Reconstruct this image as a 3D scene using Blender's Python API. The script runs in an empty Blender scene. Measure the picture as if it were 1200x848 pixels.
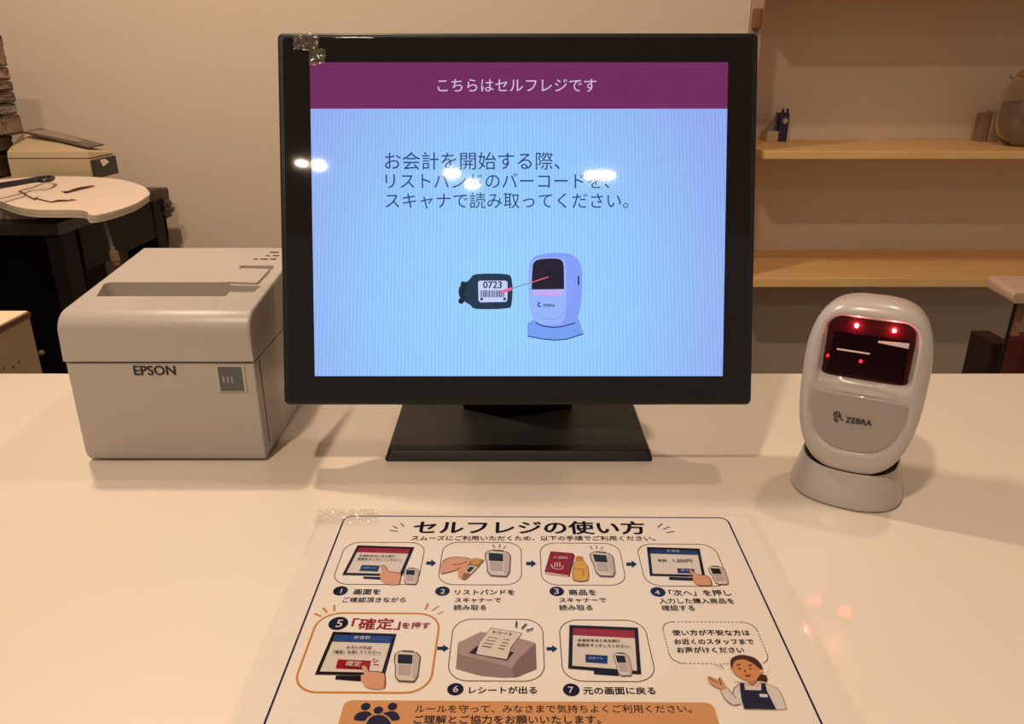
import bpy, bmesh, math, random
from mathutils import Vector, Matrix
random.seed(4)
SC = bpy.context.scene
COL = SC.collection

# ------------------------------------------------------------------ camera
PITCH = math.radians(20.9)
FPX = 900.0
CAM = Vector((0, 0, 1.094))
cd = bpy.data.cameras.new('camera')
cd.sensor_width = 36
cd.lens = FPX / 1200 * 36
cd.clip_start = 0.02
cam = bpy.data.objects.new('camera', cd)
COL.objects.link(cam)
cam.location = CAM
cam.rotation_euler = (math.pi / 2 - PITCH, 0, 0)
SC.camera = cam

# ------------------------------------------------------------------ exposure, world, lamps
vs = SC.view_settings
SC.display_settings.display_device = 'sRGB'
vs.view_transform = 'Standard'
vs.look = 'None'
vs.gamma = 1
vs.exposure = 0
vs.use_curve_mapping = False
try: SC.cycles.transparent_max_bounces = 24
except Exception: pass

w = bpy.data.worlds.new('world')
SC.world = w
w.use_nodes = True
bg = w.node_tree.nodes['Background']
bg.inputs[0].default_value = (1.0, 0.80, 0.62, 1)
bg.inputs[1].default_value = 0.24

LAMP_COL = (1.0, 0.78, 0.57)
def lamp(loc, watts, size, size_y=None, col=LAMP_COL):
    ld = bpy.data.lights.new('downlight_lamp', 'AREA')
    ld.energy = watts
    ld.color = col
    if size_y:
        ld.shape = 'RECTANGLE'; ld.size = size; ld.size_y = size_y
    else:
        ld.shape = 'DISK'; ld.size = size
    o = bpy.data.objects.new('downlight_lamp', ld)
    o.location = loc
    COL.objects.link(o)
    return o
LAMPS = [((-0.42, -0.24), 19, 0.10, None),
         ((-0.975, -2.15), 0.9, 0.055, None), ((-0.900, -2.17), 3, 0.055, None),
         ((-0.285, -2.25), 3, 0.06, None), ((-0.195, -2.36), 2.5, 0.055, None),
         ((0.42, -2.27), 5, 0.13, 0.035),
         ((-0.75, 1.15), 20, 0.10, None), ((0.70, 0.95), 7, 0.10, None)]  # last lamp is added, unseen, to brighten the alcove and shelves
for (lx, ly), wt, s, sy in LAMPS:
    lamp((lx, ly, 2.492), wt, s, sy)

# ------------------------------------------------------------------ projection helpers (pixel -> world point on a real plane)
cF = Vector((0, math.cos(PITCH), -math.sin(PITCH)))
cD = Vector((0, -math.sin(PITCH), -math.cos(PITCH)))
cR = Vector((1, 0, 0))
def hit(x, y, O, N):
    d = cF + cR * ((x - 600) / FPX) + cD * ((y - 424) / FPX)
    return CAM + d * ((O - CAM).dot(N) / d.dot(N))
def at(x, y, Y=None, z=None, X=None):
    if Y is not None: return hit(x, y, Vector((0, Y, 0)), Vector((0, 1, 0)))
    if X is not None: return hit(x, y, Vector((X, 0, 0)), Vector((1, 0, 0)))
    return hit(x, y, Vector((0, 0, z)), Vector((0, 0, 1)))
class Plane:
    def __init__(s, O, ex, ey):
        s.O = Vector(O); s.ex = Vector(ex).normalized(); s.ey = Vector(ey).normalized()
        s.n = s.ex.cross(s.ey).normalized()
    def loc(s, p):
        q = hit(p[0], p[1], s.O, s.n) - s.O
        return Vector((q.dot(s.ex), q.dot(s.ey)))
    def w(s, x, y, h=0):
        return s.O + s.ex * x + s.ey * y + s.n * h

# ------------------------------------------------------------------ materials
def lin(c):
    r = []
    for v in c[:3]:
        v = v / 255
        r.append(v / 12.92 if v <= 0.04045 else ((v + 0.055) / 1.055) ** 2.4)
    return (*r, 1)
MATS = {}
def mat(name, c, rough=0.5, metal=0, emit=None, es=0, coat=0, coat_r=0.03, spec=0.5, noise=0, nscale=40, bump=0, trans=0, alpha=1):
    if name in MATS: return MATS[name]
    m = bpy.data.materials.new(name); MATS[name] = m
    m.use_nodes = True
    nt = m.node_tree; b = nt.nodes['Principled BSDF']
    b.inputs['Base Color'].default_value = lin(c)
    b.inputs['Roughness'].default_value = rough
    b.inputs['Metallic'].default_value = metal
    b.inputs['Specular IOR Level'].default_value = spec
    b.inputs['Coat Weight'].default_value = coat
    b.inputs['Coat Roughness'].default_value = coat_r
    b.inputs['Transmission Weight'].default_value = trans
    b.inputs['Alpha'].default_value = alpha
    if emit:
        b.inputs['Emission Color'].default_value = lin(emit)
        b.inputs['Emission Strength'].default_value = es
    if noise or bump:
        tc = nt.nodes.new('ShaderNodeTexCoord'); n = nt.nodes.new('ShaderNodeTexNoise')
        n.inputs['Scale'].default_value = nscale; n.inputs['Detail'].default_value = 4
        nt.links.new(tc.outputs['Object'], n.inputs['Vector'])
        if noise:
            mx = nt.nodes.new('ShaderNodeMixRGB'); mx.blend_type = 'MIX'
            a = lin(c); k = 1 - noise
            mx.inputs[1].default_value = (a[0] * k, a[1] * k, a[2] * k, 1)
            mx.inputs[2].default_value = a
            nt.links.new(n.outputs['Fac'], mx.inputs[0])
            nt.links.new(mx.outputs[0], b.inputs['Base Color'])
        if bump:
            bp = nt.nodes.new('ShaderNodeBump'); bp.inputs['Strength'].default_value = bump
            bp.inputs['Distance'].default_value = 0.001
            nt.links.new(n.outputs['Fac'], bp.inputs['Height'])
            nt.links.new(bp.outputs[0], b.inputs['Normal'])
    return m
def wood(name, c1, c2, axis='X', scale=6, rough=0.5):
    m = bpy.data.materials.new(name); m.use_nodes = True
    nt = m.node_tree; b = nt.nodes['Principled BSDF']
    tc = nt.nodes.new('ShaderNodeTexCoord'); mp = nt.nodes.new('ShaderNodeMapping')
    s = {'X': (0.6, 9, 9), 'Y': (9, 0.6, 9), 'Z': (9, 9, 0.6)}[axis]
    mp.inputs['Scale'].default_value = s
    n = nt.nodes.new('ShaderNodeTexNoise'); n.inputs['Scale'].default_value = scale
    n.inputs['Detail'].default_value = 6; n.inputs['Distortion'].default_value = 0.6
    cr = nt.nodes.new('ShaderNodeValToRGB')
    cr.color_ramp.elements[0].position = 0.35; cr.color_ramp.elements[0].color = lin(c1)
    cr.color_ramp.elements[1].position = 0.65; cr.color_ramp.elements[1].color = lin(c2)
    nt.links.new(tc.outputs['Object'], mp.inputs[0]); nt.links.new(mp.outputs[0], n.inputs['Vector'])
    nt.links.new(n.outputs['Fac'], cr.inputs[0]); nt.links.new(cr.outputs[0], b.inputs['Base Color'])
    b.inputs['Roughness'].default_value = rough
    return m
def thin_film(name, tint=(1, 1, 1), rough=0.04, dens=0.0, col=(200, 190, 180), bump=0, ior=1.45):
    """clear plastic sheet: transparent with a fresnel gloss, optionally slightly milky"""
    m = bpy.data.materials.new(name); m.use_nodes = True
    nt = m.node_tree; nt.nodes.remove(nt.nodes['Principled BSDF']); out = nt.nodes['Material Output']
    t = nt.nodes.new('ShaderNodeBsdfTransparent'); t.inputs[0].default_value = (*tint, 1)
    g = nt.nodes.new('ShaderNodeBsdfGlossy'); g.inputs['Roughness'].default_value = rough
    fr = nt.nodes.new('ShaderNodeFresnel'); fr.inputs[0].default_value = ior
    mx = nt.nodes.new('ShaderNodeMixShader')
    ge = nt.nodes.new('ShaderNodeNewGeometry'); iv = nt.nodes.new('ShaderNodeMath'); iv.operation = 'SUBTRACT'; iv.inputs[0].default_value = 1
    ml = nt.nodes.new('ShaderNodeMath'); ml.operation = 'MULTIPLY'
    nt.links.new(ge.outputs['Backfacing'], iv.inputs[1]); nt.links.new(iv.outputs[0], ml.inputs[0]); nt.links.new(fr.outputs[0], ml.inputs[1])
    nt.links.new(ml.outputs[0], mx.inputs[0]); nt.links.new(t.outputs[0], mx.inputs[1]); nt.links.new(g.outputs[0], mx.inputs[2])
    last = mx
    if dens:
        d = nt.nodes.new('ShaderNodeBsdfDiffuse'); d.inputs[0].default_value = lin(col)
        m2 = nt.nodes.new('ShaderNodeMixShader'); m2.inputs[0].default_value = dens
        nt.links.new(mx.outputs[0], m2.inputs[1]); nt.links.new(d.outputs[0], m2.inputs[2]); last = m2
    if bump:
        tc = nt.nodes.new('ShaderNodeTexCoord'); n = nt.nodes.new('ShaderNodeTexNoise'); n.inputs['Scale'].default_value = 160
        nt.links.new(tc.outputs['Object'], n.inputs['Vector'])
        bp = nt.nodes.new('ShaderNodeBump'); bp.inputs['Strength'].default_value = bump; bp.inputs['Distance'].default_value = 0.004
        nt.links.new(n.outputs['Fac'], bp.inputs['Height'])
        nt.links.new(bp.outputs[0], g.inputs['Normal']); nt.links.new(bp.outputs[0], fr.inputs['Normal'])
    nt.links.new(last.outputs[0], out.inputs[0])
    return m

# ------------------------------------------------------------------ object helpers
def thing(name, label, cat, loc, group=None):
    o = bpy.data.objects.new(name, None); COL.objects.link(o)
    o.empty_display_size = 0.02
    o.location = loc; o['label'] = label; o['category'] = cat
    if group: o['group'] = group
    return o
def tag(o, label, cat, group=None):
    o['label'] = label; o['category'] = cat
    if group: o['group'] = group
    return o
def root_loc(p):
    v = Vector((0, 0, 0))
    while p is not None:
        v = v + p.location; p = p.parent
    return v
def obj(name, bm, m, parent=None, smooth=False, angle=35, loc=None, wn=None):
    """link a bmesh given in world coordinates; loc: origin of a top-level mesh"""
    off = root_loc(parent) if parent is not None else (Vector(loc) if loc is not None else Vector((0, 0, 0)))
    bmesh.ops.translate(bm, verts=bm.verts, vec=-off)
    me = bpy.data.meshes.new(name); bm.to_mesh(me); bm.free()
    for x in (m if isinstance(m, (list, tuple)) else [m]): me.materials.append(x)
    o = bpy.data.objects.new(name, me); COL.objects.link(o)
    if parent is not None: o.parent = parent
    else: o.location = off
    if smooth:
        for p in me.polygons: p.use_smooth = True
        try: me.set_sharp_from_angle(angle=math.radians(angle))
        except Exception: pass
        if wn is None: wn = len(me.polygons) < 1500
        if wn:
            md = o.modifiers.new('weighted', 'WEIGHTED_NORMAL'); md.keep_sharp = True; md.weight = 100
    return o
def bevel_all(bm, r, seg=2, ang=30):
    if r <= 0: return
    es = [e for e in bm.edges if len(e.link_faces) == 2 and e.calc_face_angle(0) > math.radians(ang)]
    bmesh.ops.bevel(bm, geom=es, offset=r, segments=seg, profile=0.5, affect='EDGES', clamp_overlap=True)
def box(x0, x1, y0, y1, z0, z1, r=0, seg=2, bm=None, M=None):
    b = bmesh.new()
    bmesh.ops.create_cube(b, size=1)
    for v in b.verts:
        v.co = Vector(((x0 + x1) / 2 + v.co.x * (x1 - x0), (y0 + y1) / 2 + v.co.y * (y1 - y0), (z0 + z1) / 2 + v.co.z * (z1 - z0)))
    bevel_all(b, r, seg)
    if M is not None: b.transform(M)
    return merge(bm, b)
def merge(bm, b):
    if bm is None: return b
    me = bpy.data.meshes.new('tmp'); b.to_mesh(me); b.free(); bm.from_mesh(me); bpy.data.meshes.remove(me)
    return bm
def prism(pts0, pts1, r=0, seg=2, bm=None, ang=30):
    """solid between two matching outlines (lists of world points)"""
    b = bmesh.new()
    a = [b.verts.new(p) for p in pts0]; c = [b.verts.new(p) for p in pts1]
    b.faces.new(a); b.faces.new(c[::-1])
    n = len(a)
    for i in range(n): b.faces.new((a[i], c[i], c[(i + 1) % n], a[(i + 1) % n]))
    bmesh.ops.recalc_face_normals(b, faces=b.faces)
    bevel_all(b, r, seg, ang)
    return merge(bm, b)
def slab(pl, poly, h0, h1, r=0, bm=None, seg=2):
    """poly in plane-local metres"""
    return prism([pl.w(x, y, h0) for x, y in poly], [pl.w(x, y, h1) for x, y in poly], r, seg, bm)
def loft(rings, bm=None, cap=True, closed=True):
    b = bmesh.new(); R = [[b.verts.new(p) for p in r] for r in rings]; n = len(R[0])
    for i in range(len(R) - 1):
        for j in range(n if closed else n - 1):
            k = (j + 1) % n
            b.faces.new((R[i][j], R[i][k], R[i + 1][k], R[i + 1][j]))
    if cap:
        b.faces.new(R[0][::-1]); b.faces.new(R[-1])
    bmesh.ops.recalc_face_normals(b, faces=b.faces)
    return merge(bm, b)
def smooth_pts(pts, n=6, closed=False):
    out = []; N = len(pts); P = [Vector(p) for p in pts]
    for i in range(N if closed else N - 1):
        if closed: p0, p1, p2, p3 = P[(i - 1) % N], P[i], P[(i + 1) % N], P[(i + 2) % N]
        else: p0, p1, p2, p3 = P[max(i - 1, 0)], P[i], P[i + 1], P[min(i + 2, N - 1)]
        for k in range(n):
            t = k / n
            out.append(0.5 * ((2 * p1) + (p2 - p0) * t + (2 * p0 - 5 * p1 + 4 * p2 - p3) * t * t + (3 * p1 - p0 - 3 * p2 + p3) * t ** 3))
    if not closed: out.append(P[-1])
    return out
def tube(pts, rad, bm=None, seg=8, sm=6):
    P = smooth_pts(pts, sm) if sm else [Vector(p) for p in pts]
    rings = []
    up = Vector((0.13, 0.31, 0.94)).normalized()
    for i, p in enumerate(P):
        t = (P[min(i + 1, len(P) - 1)] - P[max(i - 1, 0)]).normalized()
        a = t.cross(up)
        if a.length < 1e-4: a = t.cross(Vector((1, 0, 0)))
        a.normalize(); b2 = t.cross(a)
        r = rad[min(int(i * len(rad) / len(P)), len(rad) - 1)] if isinstance(rad, (list, tuple)) else rad
        rings.append([p + a * math.cos(2 * math.pi * k / seg) * r + b2 * math.sin(2 * math.pi * k / seg) * r for k in range(seg)])
    return loft(rings, bm)
def lathe(c, prof, seg=40, bm=None):
    c = Vector(c)
    return loft([[c + Vector((r * math.cos(2 * math.pi * k / seg), r * math.sin(2 * math.pi * k / seg), z)) for k in range(seg)] for r, z in prof], bm)
def rrect(x0, y0, x1, y1, r, n=6):
    out = []
    for cx, cy, a0 in ((x1 - r, y1 - r, 0), (x0 + r, y1 - r, 90), (x0 + r, y0 + r, 180), (x1 - r, y0 + r, 270)):
        for k in range(n + 1):
            a = math.radians(a0 + 90 * k / n)
            out.append((cx + r * math.cos(a), cy + r * math.sin(a)))
    return out
def cut(o, cutters):
    """real boolean cuts, applied; cutters are world-space bmeshes"""
    off = root_loc(o)
    for b in cutters:
        bmesh.ops.translate(b, verts=b.verts, vec=-off)
        me = bpy.data.meshes.new('cutter'); b.to_mesh(me); b.free()
        for m in o.data.materials: me.materials.append(m)
        c = bpy.data.objects.new('cutter', me); COL.objects.link(c); c.location = off
        md = o.modifiers.new('cut', 'BOOLEAN'); md.operation = 'DIFFERENCE'; md.object = c; md.solver = 'EXACT'
        bpy.context.view_layer.update()
        dg = bpy.context.evaluated_depsgraph_get()
        nm = bpy.data.meshes.new_from_object(o.evaluated_get(dg))
        o.modifiers.clear(); o.data = nm
        bpy.data.objects.remove(c)
    return o

_tc = {}
def text_geo(s, bold):
    k = (s, bold)
    if k in _tc: return _tc[k]
    cu = bpy.data.curves.new('t', 'FONT'); cu.body = s; cu.size = 1; cu.offset = bold; cu.resolution_u = 3
    o = bpy.data.objects.new('t', cu); COL.objects.link(o)
    bpy.context.view_layer.update()
    dg = bpy.context.evaluated_depsgraph_get()
    m = bpy.data.meshes.new_from_object(o.evaluated_get(dg))
    vs_ = [v.co.copy() for v in m.vertices]; fs = [tuple(p.vertices) for p in m.polygons]
    bpy.data.objects.remove(o); bpy.data.curves.remove(cu); bpy.data.meshes.remove(m)
    _tc[k] = (vs_, fs)
    return _tc[k]

class Print:
    """flat print on a plane: coloured shapes, one mesh"""
    STEP = 0.00004
    def __init__(s, pl, h=0.0002, matf=None):
        s.pl = pl; s.h = h; s.bm = bmesh.new(); s.mats = []; s.names = {}; s.matf = matf
    def mi(s, col):
        if col not in s.names:
            s.names[col] = len(s.mats); s.mats.append(s.matf(col))
        return s.names[col]
    def lpoly(s, pts, col, h=None):
        if h is None: h = s.h; s.h += s.STEP
        f = s.bm.faces.new([s.bm.verts.new(s.pl.w(x, y, h)) for x, y in pts])
        f.material_index = s.mi(col)
        f.normal_update()
        if f.normal.dot(s.pl.n) < 0: f.normal_flip()
    def poly(s, pts, col, sm=0, h=None):
        L = [s.pl.loc(p) for p in pts]
        if sm: L = [tuple(v) for v in smooth_pts(L, sm, True)]
        s.lpoly(L, col, h)
    def lline(s, L, wd, col, closed=False):
        h = s.h; s.h += s.STEP
        n = len(L); L = [Vector(p) for p in L]
        a, b = [], []
        for i, p in enumerate(L):
            q = L[(i + 1) % n] if (closed or i < n - 1) else p
            o_ = L[(i - 1) % n] if (closed or i > 0) else p
            t = (q - o_)
            if t.length < 1e-9: t = Vector((1, 0))
            t.normalize(); nn = Vector((-t.y, t.x)) * wd / 2
            a.append(p + nn); b.append(p - nn)
        A = [s.bm.verts.new(s.pl.w(v.x, v.y, h)) for v in a]; B = [s.bm.verts.new(s.pl.w(v.x, v.y, h)) for v in b]
        for i in range(n if closed else n - 1):
            k = (i + 1) % n
            f = s.bm.faces.new((A[i], B[i], B[k], A[k])); f.material_index = s.mi(col)
    def line(s, pts, wd, col, closed=False, sm=0):
        L = [s.pl.loc(p) for p in pts]
        if sm: L = smooth_pts(L, sm, closed)
        s.lline(L, wd, col, closed)
    def text(s, st, pL, pR, col, bold=0.0, squash=1.0, local=False):
        a = Vector(pL) if local else s.pl.loc(pL); b = Vector(pR) if local else s.pl.loc(pR)
        V, F = text_geo(st, 0.0)
        if bold > 0:      # heavier strokes: the same outlines again, shifted by a hair
            a0_ = a.copy(); b0_ = b.copy(); n_ = max(len(st), 1); em = (b - a).length / n_
            k = bold * em * .8; dd = (b - a).normalized(); uu = Vector((-dd.y, dd.x))
            for ox, oy in ((-k, 0), (k, 0), (0, -k * .8)):
                o1 = dd * ox + uu * oy
                s._text(V, F, a0_ + o1, b0_ + o1, col, squash)
        s._text(V, F, a, b, col, squash)
    def _text(s, V, F, a, b, col, squash):
        x0 = min(v.x for v in V); x1 = max(v.x for v in V)
        d = b - a; sc = d.length / (x1 - x0); d.normalize(); u = Vector((-d.y, d.x))
        h = s.h; s.h += s.STEP
        vv = []
        for v in V:
            q = a + d * ((v.x - x0) * sc) + u * ((v.y + 0.02) * sc * squash)
            vv.append(s.bm.verts.new(s.pl.w(q.x, q.y, h)))
        mi = s.mi(col)
        for f in F:
            try: g = s.bm.faces.new([vv[i] for i in f]); g.material_index = mi
            except ValueError: pass
    def disc(s, c, rpx, col, n=28):
        p = s.pl.loc(c); r = (s.pl.loc((c[0] + rpx, c[1])) - p).length
        s.lpoly([(p.x + r * math.cos(2 * math.pi * k / n), p.y + r * math.sin(2 * math.pi * k / n)) for k in range(n)], col)
    def obj(s, name, parent, label=None):
        for f in s.bm.faces:
            f.normal_update()
            if f.normal.dot(s.pl.n) < 0: f.normal_flip()
        o = obj(name, s.bm, s.mats, parent)
        if label: o['label'] = label
        return o

# ================================================================== STRUCTURE
TOPZ = 0.8
M_wall = mat('painted wall', (232, 214, 196), 0.85, noise=0.04, nscale=3, bump=0.15)
M_alc = mat('alcove wall', (236, 222, 204), 0.85, noise=0.05, nscale=3)
M_ceil = mat('ceiling paint', (235, 225, 210), 0.9)
M_floor = wood('floor boards', (70, 50, 36), (96, 70, 50), 'Y')
def struct(name, bm, m, parent=None, **k):
    o = obj(name, bm, m, parent, **k)
    if parent is None: o['kind'] = 'structure'
    return o
WY, AY = 2.2, 2.58
XC = at(877.5, 30, Y=WY).x
struct('floor', box(-3, 3, -3, 2.75, -0.05, 0), M_floor)
struct('ceiling', box(-3, 3, -3, 2.75, 2.5, 2.56), M_ceil)
struct('wall_back', box(-3, XC, WY, 2.75, 0, 2.5), M_wall)
struct('wall_alcove', box(XC, 3, AY, 2.75, 0, 2.5), M_alc)
M_post = mat('pale post', (190, 160, 138), 0.6)
PX1 = at(894, 30, Y=2.19).x
struct('trim_1', box(XC + 0.001, PX1, 2.19, 2.235, 0, 2.5, 0.003), M_post)

# downlight fittings round the lamps
M_ring = mat('white lamp ring', (235, 232, 225), 0.4)
for i, ((lx, ly), wt, s, sy) in enumerate(LAMPS):
    r = max(s, sy or 0) / 2
    names = ['largest round ceiling downlight above the counter left of the monitor', 'small ceiling downlight at far left behind the viewer, outer of the pair',
             'small ceiling downlight at far left behind the viewer, inner of the pair', 'ceiling downlight behind the viewer, nearer of the middle pair',
             'ceiling downlight behind the viewer, farther of the middle pair', 'long ceiling lamp with a rectangular light behind the viewer',
             'round ceiling downlight over the aisle behind the counter, in front of the bare wall', 'added unseen ceiling downlight that brightens the pine shelves']
    o = obj('ceiling_downlight', lathe((lx, ly, 2.5), [(r + .004, 0), (r + .004, -.006), (r + .02, -.009), (r + .026, -.004), (r + .026, 0)], 32), M_ring, loc=(lx, ly, 2.5), smooth=True)
    tag(o, names[i], 'lamp')

# ================================================================== COUNTER
def counter_mat():
    m = mat('cream laminate', (222, 211, 198), 0.34, noise=0.02, nscale=2, coat=0.6, coat_r=0.14)
    return m
ct = thing('counter', 'long cream laminate counter carrying the monitor, printer, scanner and sign', 'counter', (0, .4, 0))
CB = 0.7377
obj('counter_top', box(-1.3, 1.3, 0.06, CB, TOPZ - .04, TOPZ, 0.0015, 2), counter_mat(), ct, smooth=True)
obj('counter_body', box(-1.27, 1.27, 0.12, CB - .03, 0.0, TOPZ - .04), mat('counter front', (205, 190, 168), 0.5), ct)

# ================================================================== MONITOR
LE = math.radians(17.3)
mp = Plane((0.005, 0.531, 0.8795), (1, 0, 0), (0, math.sin(LE), math.cos(LE)))   # n faces the viewer
mon = thing('monitor', 'large black touch monitor showing the maroon and pale blue self checkout screen', 'monitor', (0.005, 0.60, TOPZ))
M_blk = mat('black plastic', (20, 19, 20), 0.35)
M_blk2 = mat('black gloss', (13, 12, 13), 0.38, coat=0.15, coat_r=.15)
M_base = mat('black satin metal', (17, 15, 16), 0.5)
M_bez = mat('black bezel glass', (26, 24, 26), 0.035, spec=0.5)
bl, tl = mp.loc((333, 475)), mp.loc((323, 37.5))
br, tr = mp.loc((883, 474)), mp.loc((888, 37))
X0, X1 = (bl.x + tl.x) / 2, (br.x + tr.x) / 2
Y0, Y1 = (bl.y + br.y) / 2, (tl.y + tr.y) / 2
obj('outer_frame', slab(mp, rrect(X0, Y0, X1, Y1, .004), -.030, -.0012, 0.0018), M_blk2, mon, smooth=True)
gx0, gx1, gy0, gy1 = X0 + .0042, X1 - .0042, Y0 + .0042, Y1 - .0036
obj('front_glass', slab(mp, rrect(gx0, gy0, gx1, gy1, .003), -.0014, 0.0, 0.0006), M_bez, mon, smooth=True)
obj('rear_housing', prism([mp.w(x, y, -.0299) for x, y in rrect(X0 + .01, Y0 + .01, X1 - .01, Y1 - .01, .01)],
                          [mp.w(x, y, -.052) for x, y in rrect(X0 + .035, Y0 + .035, X1 - .035, Y1 - .05, .02)], 0.002), M_blk, mon, smooth=True)
# neck & hinge & base
BZ = 0.008
bx0, bx1, by0, by1 = -.1025, .1134, .5458, .715
base = obj('stand_base', prism([Vector((x, y, TOPZ)) for x, y in rrect(bx0, by0, bx1, by1, .004)],
                               [Vector((x, y, TOPZ + BZ)) for x, y in rrect(bx0 + .003, by0 + .004, bx1 - .003, by1 - .004, .004)], .0012), M_base, mon, smooth=True)
obj('stand_neck', prism([Vector((x, y, TOPZ + BZ - .001)) for x, y in ((-.045, .63), (.055, .63), (.055, .70), (-.045, .70))],
                        [Vector((x, y, TOPZ + .15)) for x, y in ((-.035, .635), (.045, .635), (.045, .66), (-.035, .66))], .004), M_blk, mon, smooth=True)

def screen_mat():
    m = bpy.data.materials.new('lit display'); m.use_nodes = True
    nt = m.node_tree; b = nt.nodes['Principled BSDF']
    b.inputs['Base Color'].default_value = (0.004, 0.004, 0.005, 1); b.inputs['Roughness'].default_value = 0.035
    tc = nt.nodes.new('ShaderNodeTexCoord'); sp = nt.nodes.new('ShaderNodeSeparateXYZ')
    nt.links.new(tc.outputs['Generated'], sp.inputs[0])
    def M(op, a, c=None, d=None):
        n = nt.nodes.new('ShaderNodeMath'); n.operation = op
        for i, v in enumerate((a, c, d)):
            if v is None: continue
            if isinstance(v, (int, float)): n.inputs[i].default_value = v
            else: nt.links.new(v, n.inputs[i])
        return n.outputs[0]
    # viewing angle tint of the panel: cyan in the middle, periwinkle to the top corners
    dx = M('MULTIPLY', M('SUBTRACT', sp.outputs[0], 0.47), 1.7); dz = M('MULTIPLY', M('SUBTRACT', sp.outputs[2], 0.25), 1.05)
    r = M('SQRT', M('ADD', M('MULTIPLY', dx, dx), M('MULTIPLY', dz, dz)))
    cr = nt.nodes.new('ShaderNodeValToRGB')
    e = cr.color_ramp.elements
    e[0].position = 0; e[0].color = lin((150, 210, 253)); e[1].position = 1; e[1].color = lin((146, 172, 240))
    q = e.new(0.55); q.color = lin((147, 198, 250))
    nt.links.new(r, cr.inputs[0])
    # moire bands of light and dark painted into the display's glow
    x = M('ADD', sp.outputs[0], M('MULTIPLY', M('MULTIPLY', sp.outputs[2], M('SUBTRACT', sp.outputs[0], .5)), .07))
    st = M('SINE', M('MULTIPLY', x, 2 * math.pi * 108))
    k = M('ADD', M('MULTIPLY', st, 0.075), 1.0)
    vm = nt.nodes.new('ShaderNodeVectorMath'); vm.operation = 'SCALE'
    nt.links.new(cr.outputs[0], vm.inputs[0]); nt.links.new(k, vm.inputs['Scale'])
    nt.links.new(vm.outputs[0], b.inputs['Emission Color']); b.inputs['Emission Strength'].default_value = 1.0
    return m
EM = {}
def emat(col):
    if col not in EM:
        m = bpy.data.materials.new('display colour'); m.use_nodes = True
        b = m.node_tree.nodes['Principled BSDF']
        b.inputs['Base Color'].default_value = (0.004, 0.004, 0.005, 1); b.inputs['Roughness'].default_value = 0.035
        b.inputs['Emission Color'].default_value = lin(col); b.inputs['Emission Strength'].default_value = 1
        EM[col] = m
    return EM[col]
a0, a1 = mp.loc((370, 441)), mp.loc((362, 73))
b0, b1 = mp.loc((848, 440)), mp.loc((852, 73))
sx0, sx1, sy0, sy1 = (a0.x + a1.x) / 2, (b0.x + b1.x) / 2, (a0.y + b0.y) / 2, (a1.y + b1.y) / 2
disp = obj('display', slab(mp, [(sx0, sy0), (sx1, sy0), (sx1, sy1), (sx0, sy1)], -.0005, .00012), screen_mat(), mon)
by = mp.loc((600, 127.5)).y
P = Print(mp, .0002, emat); P.lpoly([(sx0, by), (sx1, by), (sx1, sy1), (sx0, sy1)], (112, 42, 92)); P.obj('screen_banner', disp, 'maroon banner across the top of the screen')
P = Print(mp, .00028, emat); P.text('こちらはセルフレジです', (513, 107), (699, 107), (214, 190, 232)); P.obj('banner_text', disp, 'pale lilac Japanese heading')
P = Print(mp, .0002, emat)
navy = (28, 62, 112)
P.text('お会計を開始する際、', (451, 197.5), (656, 197.5), navy)
P.text('リストバンドのバーコードを、', (452, 220), (714, 220), navy)
P.text('スキャナで読み取ってください。', (452, 243), (736, 243), navy)
P.obj('instruction_text', disp, 'three dark blue Japanese lines')
zs = lambda L: [(520 + u / 6.523, 280 + v / 6.523) for u, v in L]
P = Print(mp, .0002, emat)
P.poly(zs([(205, 300), (250, 268), (470, 268), (520, 310), (520, 490), (475, 530), (250, 534), (205, 505), (180, 490), (150, 470), (120, 440), (115, 380), (140, 345), (185, 320)]), (30, 52, 78), 3)
for k in range(5):
    P.disc(zs([(150 + 8 * (k % 2) - 4 * k, 345 + k * 32)])[0], 3.4, (22, 36, 60))
P.poly(zs([(262, 330), (275, 318), (475, 318), (488, 330), (486, 468), (474, 480), (280, 484), (266, 470)]), (196, 208, 250))
P.text('0723', zs([(302, 376)])[0], zs([(443, 376)])[0], (20, 32, 62), 0.06)
x = 280
rr = random.Random(3)
while x < 468:
    wv = rr.choice((4, 6, 9)); P.poly(zs([(x, 392), (x + wv, 392), (x + wv, 445), (x, 445)]), (40, 54, 96), 0, .00045); x += wv + rr.choice((5, 7))
P.h = .0006
for u in (290, 465): P.disc(zs([(u, 458)])[0], 1.6, (26, 40, 70))
P.obj('wristband_picture', disp, 'dark blue wristband tag reading 0723 over a barcode')
P = Print(mp, .0002, emat)
P.poly(zs([(640, 640), (700, 610), (1030, 608), (1068, 715), (1050, 735), (940, 765), (850, 772), (640, 742)]), (116, 160, 240))
P.line(zs([(640, 742), (760, 764), (850, 772), (940, 765), (1068, 724)]), .0008, (34, 60, 120))
P.poly(zs([(650, 330), (655, 210), (690, 140), (800, 108), (930, 108), (1010, 140), (1055, 230), (1056, 420), (1035, 560), (1000, 635), (880, 668), (760, 664), (705, 630), (665, 540)]), (130, 158, 246), 4)
P.poly(zs([(655, 330), (664, 210), (700, 152), (800, 140), (890, 145), (930, 190), (938, 330), (935, 540), (900, 640), (820, 655), (740, 650), (690, 600), (665, 500)]), (150, 180, 252), 4)
P.poly(zs([(672, 386), (674, 290), (680, 200), (690, 178), (708, 162), (750, 152), (810, 148), (870, 150), (898, 160), (912, 180), (918, 210), (920, 382)]), (30, 24, 46))
P.poly(zs([(672, 390), (920, 386), (918, 425), (800, 440), (680, 425)]), (196, 170, 240), 0)
P.line(zs([(700, 640), (780, 668), (880, 672), (1005, 640)]), .0008, (26, 44, 96), sm=4)
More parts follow.
